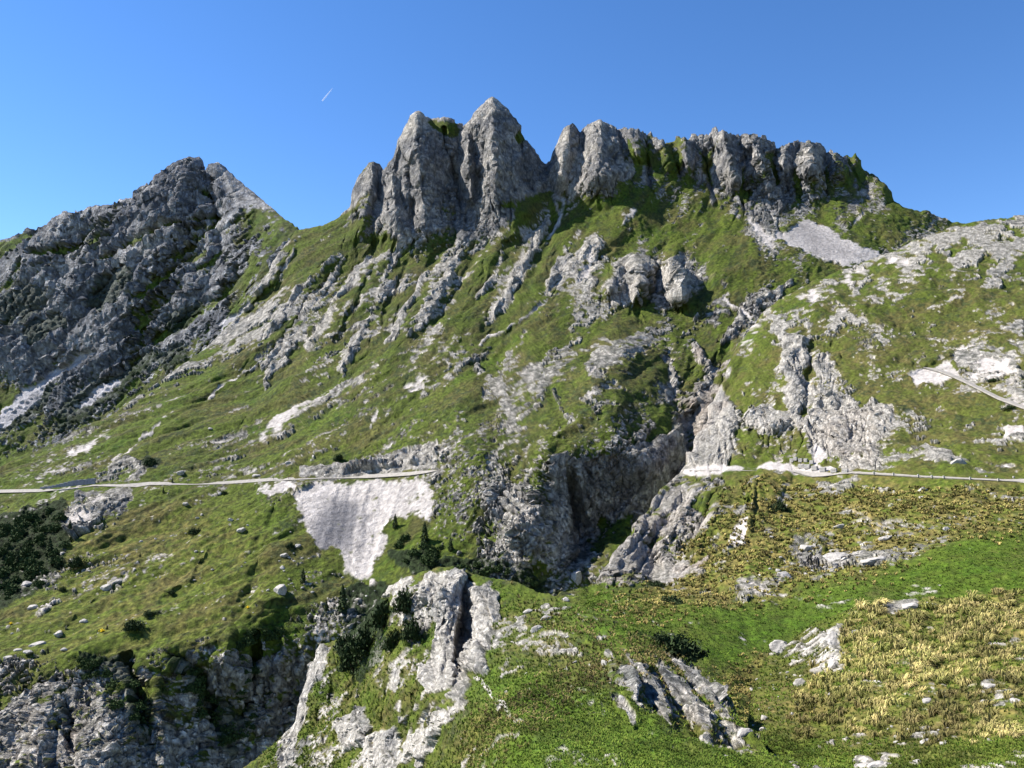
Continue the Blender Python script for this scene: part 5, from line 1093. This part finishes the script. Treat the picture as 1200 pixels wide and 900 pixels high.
wE = np.clip(E.gold, 0, 1) * (0.15 + .85 * (perlin(UU / 17, VV / 12, 33) > .0)); tufts('dry_grass', 'E', wE, 820, (8, 15), 34, (.36, .29, .12), (.15, .155, .04), 2, .9, .075, (.35, -.2))
wE2 = np.clip(E.tone * 1.6 + .35, 0, 1); tufts('green_grass', 'E', wE2, 16000, (1.8, 4.2), 4, (.05, .10, .010), (.13, .145, .028), 3, .5, .22)
wD = polymask([(555,800),(620,780),(720,830),(800,880),(900,890),(1000,900),(1000,975),(500,975)], 12, 0) + .35 * polymask([(560,690),(700,715),(860,800),(880,870),(560,800)], 8, 0) + .3 * polymask([(300,880),(400,760),(500,700),(520,900),(400,970)], 8, 0)
tufts('green_grass', 'D', wD, 21000, (1.6, 4.2), 4, (.055, .105, .012), (.12, .15, .025), 4, .5, .22)
tufts('green_grass', 'C', polymask([(680,695),(790,710),(880,705),(1045,668),(1150,630),(1240,600),(1240,700),(1000,715),(900,760),(880,800),(860,850),(780,790),(700,730)], 5, 0), 9000, (1.2, 2.6), 4, (.048, .095, .008), (.09, .125, .018), 6, .5, .25)
tufts('brown_grass', 'D', polymask([(520,960),(560,830),(640,800),(700,760),(640,740),(600,700),(800,780),(860,860),(700,800),(620,860)], 10, 0), 1300, (3, 6), 6, (.22, .17, .07), (.12, .11, .035), 5, .7, .22)
# --- short white vapour trail
def contrail():
    a = ray(377.5, 118.5) * 9000; b = ray(390, 103) * 9600; ax = norm3(b - a); s = norm3(np.cross(ax, [0, 1, 0])); q = np.cross(s, ax); V, F = [], []; n = 8
    prof = [(0, 1), (.03, 7), (.3, 7), (.6, 5), (.85, 3), (1, 1)]
    for t, rr in prof:
        for i in range(n): V.append(a + (b - a) * t + (s * math.cos(6.283 * i / n) + q * math.sin(6.283 * i / n)) * rr)
    for k in range(len(prof) - 1):
        for i in range(n): F.append((k * n + i, k * n + (i + 1) % n, (k + 1) * n + (i + 1) % n, (k + 1) * n + i))
    m = bpy.data.materials.new('vapour'); m.use_nodes = True; nn = m.node_tree; bs = nn.nodes['Principled BSDF']; bs.inputs['Base Color'].default_value = (.9, .9, .9, 1); bs.inputs['Alpha'].default_value = .3; bs.inputs['Roughness'].default_value = 1
    o = link('vapour_trail', pymesh('vapour_trail', V, F, m, True)); tag(o, 'short white vapour trail high in the clear sky left of the peaks', 'vapour trail')
contrail()
print('done', round(time.time() - T0, 1))
